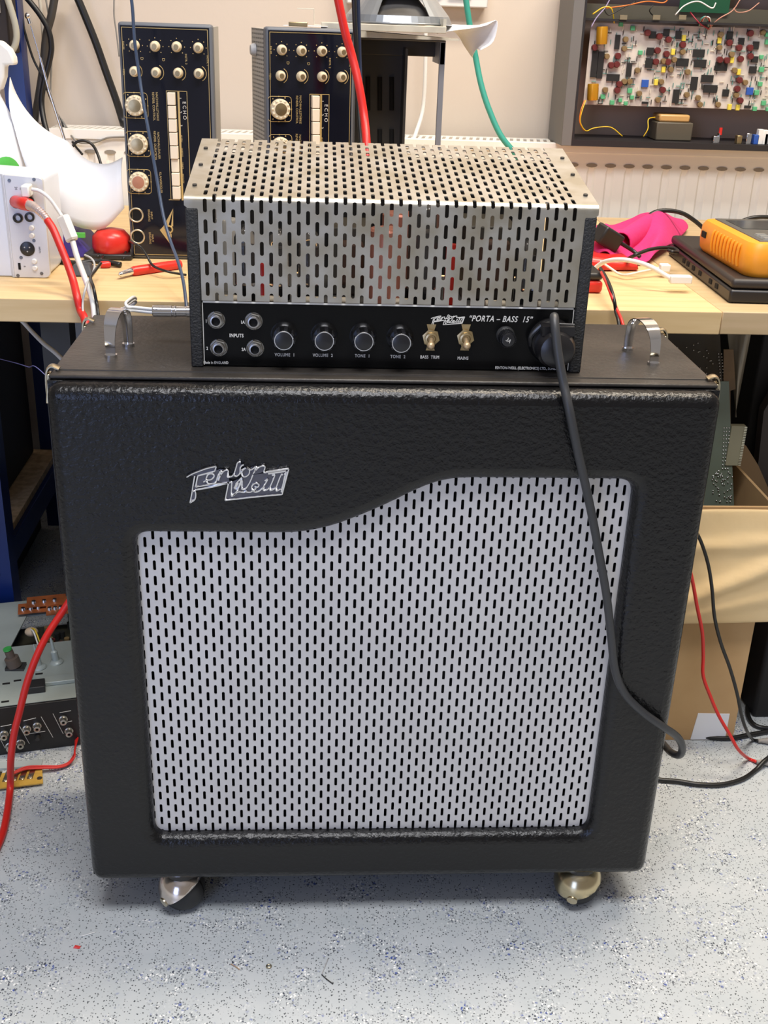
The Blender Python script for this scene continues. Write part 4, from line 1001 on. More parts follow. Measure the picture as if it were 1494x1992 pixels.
cb('black lead with a looped end lying over the pink cloth', [B(1215, 508, .004), Y_(1232, 498, .52), Y_(1262, 486, .54), Y_(1290, 482, .56), Y_(1312, 484, .57), Y_(1318, 490, .55), Y_(1308, 490, .54), Y_(1300, 487, .55)], .0026, BLKCABLE)
wc = thing('white_usb_cable', 'thick white data cable arching from behind the amplifier to the laptop', 'cable', (.35, .5, BZ))
MB().tube([Y_(1150, 530, .52), Y_(1162, 518, .52), Y_(1180, 508, .50), Y_(1208, 505, .48), Y_(1240, 510, .46), Y_(1268, 520, .44), Y_(1290, 533, .435), Y_(1308, 543, .43)], .0030, 10).build('lead', WHITEPL, wc, smooth='all')
a = Y_(1305, 543, .425); b = Y_(1347, 543, .425)
MB().box((a.x, .424, a.z-.006), (b.x, .436, a.z+.004)).build('plug', WHITEPL, wc, bevel=.0015)
wc2 = thing('white_usb_cable', 'thin white data cable with a kink, behind the thick one', 'cable', (.35, .55, BZ))
MB().tube([Y_(1163, 505, .56), Y_(1185, 520, .53), Y_(1205, 533, .51), Y_(1222, 534, .50), Y_(1245, 529, .51), Y_(1270, 524, .52), Y_(1288, 520, .53)], .0016, 8).build('lead', mat('cream_lead', (.75, .70, .62), .4), wc2, smooth='all')
a = Y_(1284, 521, .52); b = Y_(1303, 520, .52)
MB().box((a.x, .515, a.z-.005), (b.x, .528, a.z+.005)).build('plug', WHITEPL, wc2, bevel=.0015)
cb('thin black lead dropping over the bench edge beside its red twin', [Y_(1168, 522, .42), Y_(1178, 538, .38), Y_(1188, 560, .34), Y_(1195, 585, .322), Y_(1198, 606, .318), Y_(1204, 630, .300), Y_(1208, 680, .288), Y_(1210, 760, .28)], .0021, BLKCABLE)
cb('thin red lead dropping over the bench edge to the right of the amplifier', [Y_(1170, 530, .40), Y_(1180, 550, .36), Y_(1190, 576, .327), Y_(1199, 600, .320), Y_(1210, 626, .30), Y_(1216, 660, .285), Y_(1220, 760, .275)], .0020, REDCABLE)
cb('teal cable rising up the wall behind the amplifier', [Y_(905, -10, .98), Y_(914, 50, .98), Y_(925, 110, .98), Y_(936, 165, .97), Y_(952, 215, .96), Y_(975, 265, .95), Y_(1010, 310, .94), Y_(1040, 370, .9)], .0048, TEAL)
cb('white cable hanging on the wall between the chassis post and louvred panel', [Y_(828, -10, 1.10), Y_(828, 60, 1.10), Y_(827, 150, 1.10), Y_(822, 215, 1.10), Y_(808, 262, 1.08), Y_(795, 300, 1.04)], .0036, WHITEPL)
cb('thick red test lead hanging in front of the perforated echo unit', [Y_(655, -15, .50), Y_(662, 20, .50), Y_(672, 65, .50), Y_(685, 110, .50), Y_(698, 165, .49), Y_(708, 225, .48), Y_(713, 275, .46), Y_(716, 330, .44), Y_(718, 380, .40), (-.02, .36, BZ+.004)], .0052, REDCABLE)
cb('black test lead hanging just right of the red one', [Y_(688, -15, .52), Y_(690, 40, .52), Y_(693, 100, .52), Y_(694, 160, .52), Y_(699, 230, .50), Y_(703, 290, .48), Y_(706, 350, .44), (-.03, .37, BZ+.004)], .0030, BLKCABLE)
cb('dark blue-black lead running beside the black test lead', [Y_(696, -15, .53), Y_(698, 60, .53), Y_(700, 130, .53), Y_(703, 200, .52), Y_(702, 280, .50), Y_(704, 340, .46), (-.035, .40, BZ+.004)], .0026, mat('cable_navy', (.02, .03, .07), .4))

# ================================================================== left side of the bench
pj = thing('blue_test_lead', 'slim blue-grey lead hanging across the left echo unit to the amplifier side', 'cable', (-.25, .40, BZ))
MB().tube([Y_(254, -15, .48), Y_(258, 20, .48), Y_(262, 80, .48), Y_(270, 140, .48), Y_(279, 200, .47), Y_(290, 260, .46), Y_(304, 340, .45), Y_(318, 420, .43), Y_(332, 470, .41), Y_(345, 505, .37), Y_(356, 545, .34), Y_(362, 590, .31), Y_(366, 640, .285)], .0020, 8).build('lead', mat('lead_blue_grey', (.05, .075, .13), .35), pj, smooth='all')
# white audio interface box with sockets
ai = thing('audio_interface', 'white metal audio interface box with sockets at the left end of the bench', 'audio interface', (-.46, .47, BZ+.0005))
A1 = Vector((Y_(30, 545, .437).x, .437)); AY = .437
xa_, xb_ = Y_(14, 400, AY).x, Y_(86, 400, AY+.0).x; zt_ = Y_(40, 340, AY).z
face = rounded([(xa_, BZ+.0005), (xb_, BZ+.0005), (xb_+.001, zt_-.003), (xa_-.001, zt_)], [.002, .008, .006, .002], 5)
MB().prism([(x, AY, z) for x, z in face], (0, .006, 0)).build('front_plate', mat('interface_plate', (.66, .66, .66), .35, metal=.2), ai, bevel=.0008)
face2 = [(x*1+0 if x > xa_+.004 else x, z) for x, z in face]
MB().prism([(x, AY+.006, z) for x, z in rounded([(xa_-.055, BZ+.0005), (xb_-.004, BZ+.0005), (xb_-.003, zt_-.006), (xa_-.055, zt_-.001)], [.01, .006, .006, .01], 4)], (0, .10, 0)).build('body', mat('interface_white', (.72, .76, .84), .3), ai, bevel=.001)
MB().hexa([(xa_-.001, AY, BZ+.0006), (xa_+.002, AY+.004, BZ+.0006), (xa_-.055, AY+.09, BZ+.0006), (xa_-.056, AY+.085, BZ+.0006)], [(xa_-.002, AY, zt_), (xa_+.002, AY+.004, zt_), (xa_-.055, AY+.09, zt_-.001), (xa_-.056, AY+.085, zt_-.001)]).build('side_panel', mat('interface_white', (0,0,0)), ai)
def AI(px, py, d=0.): v = Y_(px, py, AY); return Vector((v.x, AY-d, v.z))
for px, py, r in ((35, 424, .0058), (58, 422, .0058), (32, 395, .0062), (57, 391, .0062)):
    c = AI(px, py); MB().lathe(c, NOR, [(r, 0), (r, .0025), (r*.62, .003), (r*.55, .0005)], 20, cap=False).build('jack_hole', mat('hole_black', (.015, .015, .015), .3), ai, smooth=True)
c = AI(53.5, 484); xo = MB(); xo.lathe(c, NOR, [(.0088, 0), (.0088, .0012), (.0078, .0016)], 28); xoo = xo.build('xlr_socket', mat('hole_black', (0,0,0)), ai, smooth=True)
for dx_, dz_ in ((-.003, .002), (.003, .002), (0, -.003)): MB().cyl(c+Vector((dx_, -.0015, dz_)), c+Vector((dx_, -.0022, dz_)), .0009, 8).build('xlr_contact', GREYPL, xoo)
for px, py in ((61.5, 443), (62, 458), (67, 508), (68, 521)): c = AI(px, py); MB().lathe(c, NOR, [(.0032, 0), (.0032, .0022), (.0024, .003)], 14).build('push_button', WHITEPL, ai, smooth=True)
for px, py in ((18, 351), (66, 349), (35, 536), (81, 532), (66, 468), (41, 501)): c = AI(px, py); MB().lathe(c, NOR, [(.0021, 0), (.0019, .0009)], 12).build('screw', mat('screw_dark', (.15, .15, .15), .3, metal=.8), ai, smooth=True)
c = AI(38, 518); MB().box((c.x-.0015, AY-.0006, c.z-.004), (c.x+.0015, AY-.0001, c.z+.004)).build('lock_slot', VINYL_DEEP, ai)
def tai(s, px, py, sz): c = AI(px, py, .0003); text(s, tuple(c), sz, mat('print_grey', (.12, .12, .12), .6), ai, rot=pi/2)
tai('24', 31, 366, .0045); tai('IN', 40, 367, .0030); tai('INPUTS', 77, 486, .0030); tai('B', 48, 518, .0034)
# red jack lead
rj = thing('red_jack_lead', 'thick red cable with sprung red jack plug from the white interface down past the bench', 'cable', (-.40, .38, BZ-.05))
s0 = AI(30, 392, .001)
MB().tube([s0, Y_(45, 396, AY-.022), Y_(58, 399, AY-.030)], [.0072, .0076, .0072], 16, n=5).build('plug_body', REDPL, rj, smooth='all')
spg = [Y_(56, 399, AY-.030), Y_(66, 403, AY-.038), Y_(78, 412, AY-.046), Y_(88, 422, AY-.052), Y_(94, 430, AY-.056)]
MB().tube(spg, [.0062, .0050, .0044, .0040, .0038], 12, n=5).build('strain_relief', mat('relief_grey', (.55, .45, .42), .35, metal=.4), rj, smooth='all')
sp = spline(spg, 6)
for i in range(3, len(sp)-1, 2): MB().ring(sp[i], sp[i+1]-sp[i-1], .0046-.0004*i/8, .0009, 16, 5).build('spring_coil', mat('relief_chrome', (.8, .6, .58), .2, metal=.8), rj, smooth='all')
MB().tube([Y_(92, 428, AY-.055), Y_(104, 447, AY-.062), Y_(118, 480, AY-.072), Y_(130, 510, AY-.080), Y_(142, 545, AY-.092), Y_(150, 578, .325), Y_(157, 605, .318), Y_(166, 625, .300), Y_(178, 690, .285), Y_(200, 800, .28), Y_(215, 920, .29), Y_(205, 1020, .30), Y_(172, 1110, .30), W(124, 1186, Y=.29), W(92, 1235, Y=.272), W(70, 1280, Y=.258), W(52, 1330, Y=.248), W(38, 1385, Y=.238), W(27, 1430, Y=.230), W(21, 1480, Y=.222), W(20, 1530, Z=.012), W(14, 1580, Z=.006), W(4, 1625, Z=.005), W(-20, 1680, Z=.005)], .0046, 12, n=9).build('lead', REDCABLE, rj, smooth='all')
# white usb lead with ferrite
uw = thing('white_usb_cable', 'white data cable with a ferrite block from the interface down behind the cabinet', 'cable', (-.38, .40, BZ))
a = AI(50, 366); MB().box((a.x-.001, AY-.022, a.z-.008), (a.x+.009, AY-.001, a.z+.006)).build('plug', WHITEPL, uw, bevel=.002)
MB().tube([Y_(62, 368, AY-.018), Y_(78, 372, AY-.02), Y_(96, 386, AY-.02), Y_(110, 405, AY-.02), Y_(120, 420, AY-.022)], .0022, 8).build('lead', WHITEPL, uw, smooth='all')
a = Y_(122, 421, AY-.024); b = Y_(141, 468, AY-.034); MB().lathe(a, b-a, [(.0068, 0), (.0085, .002), (.0085, (b-a).length-.002), (.0068, (b-a).length)], 6).build('ferrite', mat('ferrite_white', (.68, .68, .66), .45), uw)
MB().tube([b, Y_(150, 500, AY-.05), Y_(163, 535, AY-.08), Y_(174, 565, .335), Y_(181, 590, .320), Y_(185, 630, .300), Y_(188, 680, .285), Y_(195, 760, .28)], .0034, 10).build('lead', mat('ferrite_white', (0,0,0)), uw, smooth='all')
# tall white paper roll / sheet curling down towards the echo unit
pr_ = MB(); rows = []
top = [Y_(*p_, .61) for p_ in ((20, 150), (32, 182), (52, 215), (78, 243), (105, 262), (132, 275), (155, 300), (182, 316), (212, 318), (238, 306))]
bot = [Y_(*p_, .57) for p_ in ((28, 250), (42, 300), (58, 345), (75, 375), (95, 400), (115, 422), (140, 437), (170, 446), (205, 443), (242, 405))]
T2, B2_ = spline(top, 3), spline(bot, 3); vs = []; nb = 10
for i in range(len(T2)):
    for j in range(nb+1):
        t = j/nb; p_ = T2[i].lerp(B2_[i], t); k_ = i/len(T2); p_ = p_+Vector((0, -.014*sin(pi*t), .012*sin(pi*t)*k_)); vs.append(p_)
pr_.add(vs, [(i*(nb+1)+j, (i+1)*(nb+1)+j, (i+1)*(nb+1)+j+1, i*(nb+1)+j+1) for i in range(len(T2)-1) for j in range(nb)])
pr_.build('paper_sheet', mat('bright_paper', (.90, .91, .95), .6), label='large curled white paper sheet between the spray bottle and the left echo unit', cat='paper', smooth='all', solid=.0008)
# spray bottle
sp_ = thing('spray_bottle', 'white spray bottle with a green label at the left edge behind the interface', 'spray bottle', (-.475, .56, BZ+.0005))
YB = .58; c = Y_(0, 330, YB); bxr = Y_(50, 335, YB).x; bxc = bxr-.038
MB().lathe((bxc, YB, BZ+.0005), (0, 0, 1), [(.034, 0), (.038, .004), (.038, .12), (.036, Y_(20, 300, YB).z-BZ), (.030, Y_(20, 240, YB).z-BZ), (.016, Y_(10, 190, YB).z-BZ), (.014, Y_(10, 178, YB).z-BZ)], 32, sy=.62 if False else 1).build('bottle', mat('bottle_white', (.78, .80, .86), .35), sp_, smooth=True)
zc_ = Y_(10, 178, YB).z; MB().lathe((bxc, YB, zc_), (0, 0, 1), [(.016, 0), (.016, .014)], 24).build('collar', mat('collar_white', (.80, .78, .72), .4), sp_, smooth=True)
hd = [(0, 176), (8, 150), (9, 127), (28, 127), (26, 112), (18, 96), (0, 80), (-60, 72), (-70, 100), (-40, 130), (-30, 176)]
MB().prism([tuple(Y_(a_, b_, YB-.010)) for a_, b_ in hd], (0, .022, 0)).build('trigger_head', mat('head_cream', (.84, .81, .74), .4), sp_, bevel=.003, bseg=3)
lab = MB(); 
lz0, lz1 = Y_(20, 333, YB-.038).z, Y_(20, 306, YB-.038).z
vs = []; 
for i in range(9):
    an = -pi/2+ (.15+.95*i/8); rr = .0388; x_ = bxc+rr*cos(an); y_ = YB+rr*sin(an); top_z = lz0+(lz1-lz0)*sin(pi*min(1, max(0, (i+.6)/9)))**.6
    vs += [(x_, y_, lz0), (x_, y_, top_z)]
lab.add(vs, [(2*i, 2*i+2, 2*i+3, 2*i+1) for i in range(8)]); lab.build('green_label', GREEN, sp_, label='green label with white print')
# purple-blue carton
pbx = MB(); a = Y_(98, 430, .62); b = Y_(192, 500, .62)
pbx.hexa([(a.x, .56, BZ+.0005), (b.x, .57, BZ+.0005), (b.x+.01, .64, BZ+.0005), (a.x, .64, BZ+.0005)], [(a.x-.008, .56, a.z), (b.x-.022, .57, a.z-.006), (b.x-.02, .64, a.z-.004), (a.x-.01, .64, a.z)])
po_ = thing('purple_carton', 'purple-blue carton with green mark behind the white cable ferrite', 'carton', (a.x+.03, .6, BZ+.0005)); pbx.build('carton', PURPLE, po_, bevel=.0015)
c = Y_(157, 457, .563); MB().box((c.x-.007, .559, c.z-.003), (c.x+.006, .5645, c.z+.003)).build('green_mark', GREEN, po_)
# red tape/clamp on black foot
rd = thing('red_clamp', 'glossy red clamp with black base beside the left echo unit', 'clamp', (-.355, .54, BZ+.0005))
c = B(214, 505); MB().lathe((c.x, c.y+.02, BZ+.008), (0, 0, 1), [(.024, 0), (.026, .006), (.025, .020), (.018, .028), (.004, .031)], 24).build('cap', REDPL, rd, smooth=True)
MB().box((c.x-.034, c.y-.006, BZ+.0005), (c.x+.030, c.y+.046, BZ+.008)).build('base', mat('cover_black', (0,0,0)), rd, bevel=.002)
c = B(205, 522); MB().lathe((c.x-.006, c.y, BZ+.0046), (1, .25, 0), [(.004, 0), (.0045, .003), (.0045, .010), (.003, .013)], 12).build('jaw', REDPL, rd, smooth=True)
# red pen
pe = thing('red_pen', 'red ballpoint pen with silver tip lying on the bench near the left echo unit', 'pen', (-.29, .45, BZ+.0005))
a = B(231, 535, .006); b = B(256, 528, .006); c = B(350, 514, .006); MB().lathe(b, c-b, [(.0048, 0), (.0062, .004), (.0062, .05), (.0058, (c-b).length)], 16).build('barrel', REDPL, pe, smooth=True)
MB().lathe(a, b-a, [(.0012, 0), (.0022, .002), (.0034, .004), (.0046, (b-a).length)], 14).build('tip', CHROME, pe, smooth=True)
# small black clip on bench edge and leads
bc = MB(); c = B(157, 535); bc.hexa([(c.x-.014, c.y-.012, BZ+.0005), (c.x+.018, c.y-.012, BZ+.0005), (c.x+.016, c.y+.02, BZ+.0005), (c.x-.008, c.y+.02, BZ+.0005)], [(c.x-.008, c.y-.002, BZ+.014), (c.x+.012, c.y-.002, BZ+.014), (c.x+.012, c.y+.014, BZ+.014), (c.x-.006, c.y+.014, BZ+.014)])
bc.build('rubber_foot', mat('foot_grey', (.06, .065, .075), .6), label='small dark rubber foot on the bench beside the white cable', cat='rubber foot', bevel=.002)
cb('thin black lead curling from the echo unit over the red pen', [B(240, 505, .002), B(250, 472, .02), Y_(262, 474, .50), Y_(275, 482, .49), Y_(286, 498, .48), Y_(298, 517, .47), Y_(325, 528, .45), B(362, 535, .003)], .0016, BLKCABLE)
cb('thick black cable lying along the bench behind the interface', [B(80, 508, .004), B(115, 508, .004), B(150, 512, .004), B(190, 508, .006), B(235, 515, .004)], .0036, BLKCABLE)
cb('thin grey lead looping down over the bench edge by the rubber foot', [Y_(165, 496, .47), Y_(178, 503, .45), Y_(184, 515, .44), Y_(180, 532, .40), Y_(172, 545, .35), Y_(166, 562, .325), Y_(161, 590, .318), Y_(163, 620, .305), Y_(172, 680, .29)], .0013, GREYPL)
cb('black lead dropping over the bench edge beside the white ferrite cable', [Y_(196, 512, .44), Y_(184, 528, .40), Y_(176, 540, .36), Y_(182, 560, .324), Y_(188, 590, .316), Y_(191, 612, .304), Y_(196, 680, .288)], .0019, BLKCABLE)
cb('black wire tangle behind the red clamp', [B(190, 500, .005), Y_(205, 470, .60), Y_(222, 452, .60), Y_(236, 470, .60), Y_(228, 486, .60), Y_(208, 492, .58), B(196, 505, .006)], .0018, BLKCABLE)

# blue racking on the left
rk = thing('blue_racking', 'blue steel racking with a chipboard shelf under the left end of the bench', 'racking', (-.8, .85, 0))
SZ = .150; q1 = W(14, 1085, Z=SZ); fy = .655; px_ = W(12, 1180, Y=fy).x
def post(x, y, z1): 
    m = MB(); m.box((x-.020, y-.020, 0), (x+.014, y-.017, z1)); m.box((x+.011, y-.017, 0), (x+.014, y+.02, z1)); return m.build('post', BLUEST, rk)
xr_ = -.556; post(xr_-.006, fy, .59); post(-.572, 1.075, 1.7); post(-1.15, fy, .59); post(-1.15, 1.075, 1.7)
MB().box((xr_-.026, fy+.02, SZ-.045), (xr_+.004, 1.055, SZ-.002)).build('beam', BLUEST, rk, bevel=.001)
MB().box((-1.15, fy-.02, SZ-.045), (xr_-.008, fy-.015, SZ-.002)).build('beam', BLUEST, rk, bevel=.001)
MB().box((-1.14, fy-.01, SZ-.0018), (xr_-.004, 1.055, SZ+.010)).build('shelf', CHIP, rk)
dc = thing('equipment_case', 'dark equipment case on the chipboard shelf under the left of the bench', 'equipment case', (-.85, .85, SZ+.0105))
DK = mat('case_dark_brown', (.022, .015, .013), .6)
MB().box((-1.12, .76, SZ+.0105), (-.60, 1.04, .56)).build('body', DK, dc, bevel=.004)
MB().box((-1.10, .757, .20), (-.62, .7598, .36)).build('face_plate', mat('cover_black', (0,0,0)), dc)
uc = MB(); uc.box((-1.12, .72, .001), (-.60, 1.04, .095)); uc.build('dark_block', DK, label='low dark block on the floor beneath the blue racking shelf', cat='box', bevel=.004)  # plain dark block filling the space under the shelf
gp = thing('metal_cabinet', 'grey ribbed metal cabinet standing on the floor under the bench behind the speaker cabinet', 'metal cabinet', (-.26, .85, .0005))
GM = mat('cabinet_grey_blue', (.15, .17, .20), .4, metal=.3)
g = MB(); g.box((-.398, .72, .0005), (-.10, 1.0, .56)); g.build('body', GM, gp, bevel=.003)
for k in range(7): MB().box((-.392+k*.022, .712, .05), (-.380+k*.022, .7198, .54)).build('rib', GM, gp, bevel=.002)
cb('white lead sagging from the racking to behind the cabinet corner', [Y_(-10, 594, .60), Y_(15, 606, .60), Y_(40, 622, .59), Y_(62, 645, .57), Y_(85, 668, .52), Y_(112, 690, .46), Y_(150, 730, .40)], .0030, WHITEPL)
cb('hair-thin bluish wire behind the left front latch', [Y_(-5, 697, .40), Y_(30, 706, .36), Y_(55, 714, .30), Y_(80, 722, .255), (-.32, .245, .50)], .0005, mat('wire_blue', (.12, .12, .30), .4))
# cables and aerial against the wall
def Wl(px, py, d=0.): return Y_(px, py, 1.125-d)
cb('thick black cable running diagonally down the wall to the left echo unit', [Wl(146, -15), Wl(165, 30), Wl(187, 85), Wl(208, 145), Wl(226, 195), Wl(240, 240), Wl(250, 270, .05)], .0066, BLKCABLE)
cb('flat dark cable strip crossing the wall from the top towards the paper', [Wl(108, -15, .02), Wl(100, 30, .02), Wl(90, 70, .02), Wl(84, 130, .02), Wl(75, 190, .02), Wl(66, 240, .02), Wl(58, 290, .04)], .0068, mat('cable_strip', (.05, .045, .04), .5))
cb('black cable crossing in front of the dark cable strip', [Wl(42, -15, .045), Wl(62, 8, .045), Wl(80, 32, .045), Wl(94, 58, .045), Wl(100, 90, .045), Wl(96, 120, .045), Wl(86, 160, .045), Wl(81, 200, .045), Wl(88, 245, .06), Wl(105, 290, .08)], .0048, BLKCABLE)
cb('thin black cable hanging beside the blue post', [Wl(36, -10, .04), Wl(42, 35, .04), Wl(52, 75, .04), Wl(65, 115, .04), Wl(80, 145, .04), Wl(92, 175, .04), Wl(108, 215, .04), Wl(128, 255, .05), Wl(145, 282, .08), Wl(160, 300, .10)], .0020, BLKCABLE)
cb('grey cable hanging down the wall behind the dark cable strip', [Wl(88, -10), Wl(96, 40), Wl(100, 90), Wl(100, 130), Wl(99, 180), Wl(108, 215, .02), Wl(125, 240, .05), Wl(142, 268, .08), Wl(158, 278, .08), Wl(185, 277, .08), Wl(210, 268, .08), Wl(245, 266, .08)], .0016, mat('cable_midgrey', (.25, .24, .22), .5))
cb('cream cable hanging down the wall left of the grey one', [Wl(76, -10), Wl(82, 40), Wl(85, 100), Wl(82, 160), Wl(78, 240, .03)], .0030, mat('cable_cream', (.62, .58, .50), .5))
cb('thick beige cable looped in front of the blue post', [Wl(12, -10, .14), Wl(22, 20, .14), Wl(30, 50, .14), Wl(32, 75, .14), Wl(26, 95, .14), Wl(12, 105, .14)], .0052, mat('cable_beige', (.42, .41, .34), .5))
cb('thin grey lead hanging on the wall left of the echo unit', [Wl(222, -10), Wl(222, 30), Wl(226, 60), Wl(232, 110)], .0014, mat('cable_midgrey', (0,0,0)))
cb('short black lead arching behind the top of the white paper', [Wl(141, 285, .10), Wl(150, 276, .10), Wl(165, 274, .10), Wl(180, 282, .10), Wl(190, 300, .11), Wl(198, 325, .12)], .0024, BLKCABLE)
ae = thing('telescopic_aerial', 'extended chrome telescopic aerial leaning in front of the wall cables', 'aerial', (-.5, 1.0, .8))
def Ya(px, py): return Y_(px, py, 1.02)
for i, (p0, p1, r) in enumerate((((60, 50), (78, 112), .0010), ((78, 112), (95, 175), .0019), ((95, 175), (127, 275), .0026))):
    MB().cyl(Ya(*p0), Ya(*p1), r, 10).build('section', CHROME, ae, smooth=True)
MB().ball(Ya(54, 31), .0050).build('tip_knob', CHROME, ae, smooth='all'); MB().cyl(Ya(55, 34), Ya(59, 46), .0032, 12).build('tip_collar', CHROME, ae, smooth=True)
# dark things at the upper left corner
ul = thing('hanging_case', 'black case with grey edge hanging at the far upper left beside the blue post', 'case', (-.62, 1.0, .85))
a = Y_(18, 30, 1.0); MB().box((a.x-.20, .99, Y_(18, 105, 1.0).z), (a.x, 1.05, a.z+.2)).build('body', DK, ul, bevel=.003)
MB().box((a.x-.03, .984, Y_(5, 25, 1.0).z), (a.x-.01, .9899, a.z+.2)).build('grey_edge', GREYPL, ul)
# silver jack plug with white twin lead at the left side of the amplifier
jp = thing('jack_plug_lead', 'silver jack plug with white twin lead plugged toward the left side of the amplifier', 'jack lead', (-.22, .11, ZT))
YJ = .12
a = Y_(364, 606, YJ); b = Y_(297, 605, YJ)
J0 = Vector((-AW-.0005, YJ, a.z))
dirj = Vector((-1, 0, 0)); Lj = (J0.x-b.x)
MB().lathe(J0, dirj, [(.0050, 0), (.0050, .006), (.0056, .0065), (.0056, .010), (.0050, .0105), (.0052, .020), (.0058, .0205), (.0058, .022), (.0052, .0225), (.0052, .024), (.0058, .0245), (.0058, Lj-.001), (.005, Lj)], 22).build('plug_body', CHROME, jp, smooth=True)
for k in (-1, 1):
    z_ = k*.0016
    MB().tube([J0+dirj*(Lj-.002)+Vector((0, 0, z_)), Y_(280, 603, YJ)+Vector((0, 0, z_)), Y_(262, 601, YJ)+Vector((0, 0, z_)), Y_(249, 600, YJ)+Vector((0, 0, z_)), Y_(245, 593, YJ+.01)+Vector((0, 0, z_)), Y_(252, 586, YJ+.03)+Vector((0, 0, z_)), Y_(260, 581, YJ+.05)+Vector((0, 0, z_)), Y_(264, 585, YJ+.07)+Vector((0, 0, z_)), Y_(254, 592, YJ+.09)+Vector((0, 0, z_)), Y_(244, 600, YJ+.11)+Vector((z_, 0, 0)), Y_(236, 612, .245)+Vector((z_, 0, 0)), (-.282+z_, .252, .58), (-.285+z_, .255, .4)], .0016, 8, n=6).build('lead', WHITEPL, jp, smooth='all')

# ================================================================== right of the cabinet: cardboard box with circuit boards
bx = thing('cardboard_box', 'brown cardboard box full of circuit boards on the floor right of the speaker cabinet', 'cardboard box', (.40, .47, .0005))
X0, X1, Y0b, Y1b, ZH = .235, .536, .336, .60, W(1400, 986, Y=.336).z
for a_, b_ in (((X0, Y0b, .0005), (X1, Y0b+.004, ZH)), ((X0, Y1b-.004, .0005), (X1, Y1b, ZH)), ((X0, Y0b+.0042, .0005), (X0+.004, Y1b-.0042, ZH)), ((X1-.004, Y0b+.0042, .0005), (X1, Y1b-.0042, ZH))):
    MB().box(a_, b_).build('side', CARD, bx)
MB().box((X0+.0045, Y0b+.0045, .001), (X1-.0045, Y1b-.0045, .005)).build('bottom', CARD, bx)
def F_(px, py, d=0.): return Y_(px, py, Y0b-d)
zf = F_(1400, 1192).z; nx, nz = 30, 20; vs = []; rc = random.Random(8)
for j in range(nz):
    for i in range(nx):
        u, v = i/(nx-1), j/(nz-1)
        xe = X1+.006+.030*(1-abs(v-.5)*1.2)+.012*v + (.004*rc.random() if v > .55 else 0)
        ridge = .010*math.exp(-((v-(.80-.45*(u-.55)/.45))/.05)**2)+.006*math.exp(-((v-(.35-.2*(u-.5)))/.04)**2)+.005*math.exp(-((v-(1.0-.5*(u-.4)))/.05)**2)
        vs.append((X0+(xe-X0)*u, Y0b-.003-.022*v*(1-.3*v)-.004*(1+sin(6*u+4*v))-ridge*min(1, v*4), ZH-.001-(ZH-zf)*v))
fp = MB().add(vs, [(j*nx+i, j*nx+i+1, (j+1)*nx+i+1, (j+1)*nx+i) for j in range(nz-1) for i in range(nx-1)]); fp.build('front_flap', CARD_IN, bx, solid=.003, sub=1, smooth='all', label='creased front flap folded down')
MB().prism([tuple(Y_(a_, b_, .56)) for a_, b_ in ((1405, 1000), (1436, 857), (1452, 868), (1475, 905), (1510, 985), (1512, 1000))], (0, .004, 0)).build('side_flap', mat('card_inside', (.36, .24, .13), .8, bump=.4, bscale=30), bx)
a = F_(1363, 1391); b = F_(1417, 1388); MB().prism([(F_(1353, 1391).x+.003, Y0b-.0012, F_(1355, 1387).z), (F_(1419, 1388).x, Y0b-.0012, F_(1419, 1388).z), (F_(1410, 1436).x, Y0b-.0012, .0015), (F_(1343, 1436).x, Y0b-.0012, .0015)], (0, .0010, 0)).build('white_label', PAPER, bx)
def board(name_, label_, pxs, y0_, m, lean=.0):
    pts_ = [Y_(a_, b_, y0_) for a_, b_ in pxs]
    return MB().prism([tuple(p_) for p_ in pts_], (0, .0018, 0)).build(name_, m, parent=None, label=label_, cat='circuit board')
def solders(par, zone, n_, y_, seed):
    r_ = random.Random(seed); m = MB()
    for i in range(n_):
        px, py = zone(r_, i); c = Y_(px, py, y_); m.ball((c.x, y_-.0008, c.z), .0011, seg=6, rings=4)
    m.build('solder_joints', SOLDER, par, kind='stuff', smooth='all')
g1 = thing('circuit_board', 'tall grey-green circuit board with solder dots standing at the front of the cardboard box', 'circuit board', (.46, .43, .006))
yb1 = .43
def pb_(pts, y_, m, par, nm='board'): return MB().prism([tuple(Y_(a_, b_, y_)) for a_, b_ in pts], (0, .0018, 0)).build(nm, m, par)
pb_(((1300, 1150), (1340, 742), (1418, 742), (1422, 850), (1428, 985), (1432, 1150)), yb1, PCBBACK, g1)
solders(g1, lambda r, i: ((1408+ (i % 3)*5-(i//3)*.25, 832+(i//3)*7.2) if i < 36 else (r.uniform(1385, 1424), r.uniform(915, 978))), 90, yb1, 4)
cn = MB(); a = Y_(1424, 828, yb1); b = Y_(1438, 905, yb1); cn.box((a.x-.001, yb1-.002, b.z), (b.x, yb1+.008, a.z)); co = cn.build('edge_connector', mat('connector_drab', (.28, .26, .17), .5), g1, bevel=.0005)
pn = MB()
for i in range(24):
    z_ = b.z+(a.z-b.z)*(i+.5)/24; pn.box((b.x-.0030, yb1-.0032, z_-.0006), (b.x+.0008, yb1-.0018, z_+.0006))
pn.build('pins', mat('pin_tin', (.65, .63, .50), .3, metal=.9), co, kind='stuff')
g2 = thing('circuit_board', 'dark brown circuit board standing behind the grey-green one in the cardboard box', 'circuit board', (.42, .52, .006))
pb_(((1130, 1100), (1150, 640), (1400, 640), (1425, 1100)), .52, mat('board_dark_brown', (.045, .032, .018), .5, col2=(.07, .05, .025), vscale=12), g2)
solders(g2, lambda r, i: (1397+(i % 2)*6+(i//2)*.5, 688+(i//2)*6) if i < 30 else (r.uniform(1310, 1390), r.uniform(660, 740)), 60, .52, 6)
g3 = thing('circuit_board', 'narrow amber-brown circuit board beside the plastic sheet in the cardboard box', 'circuit board', (.53, .50, .006))
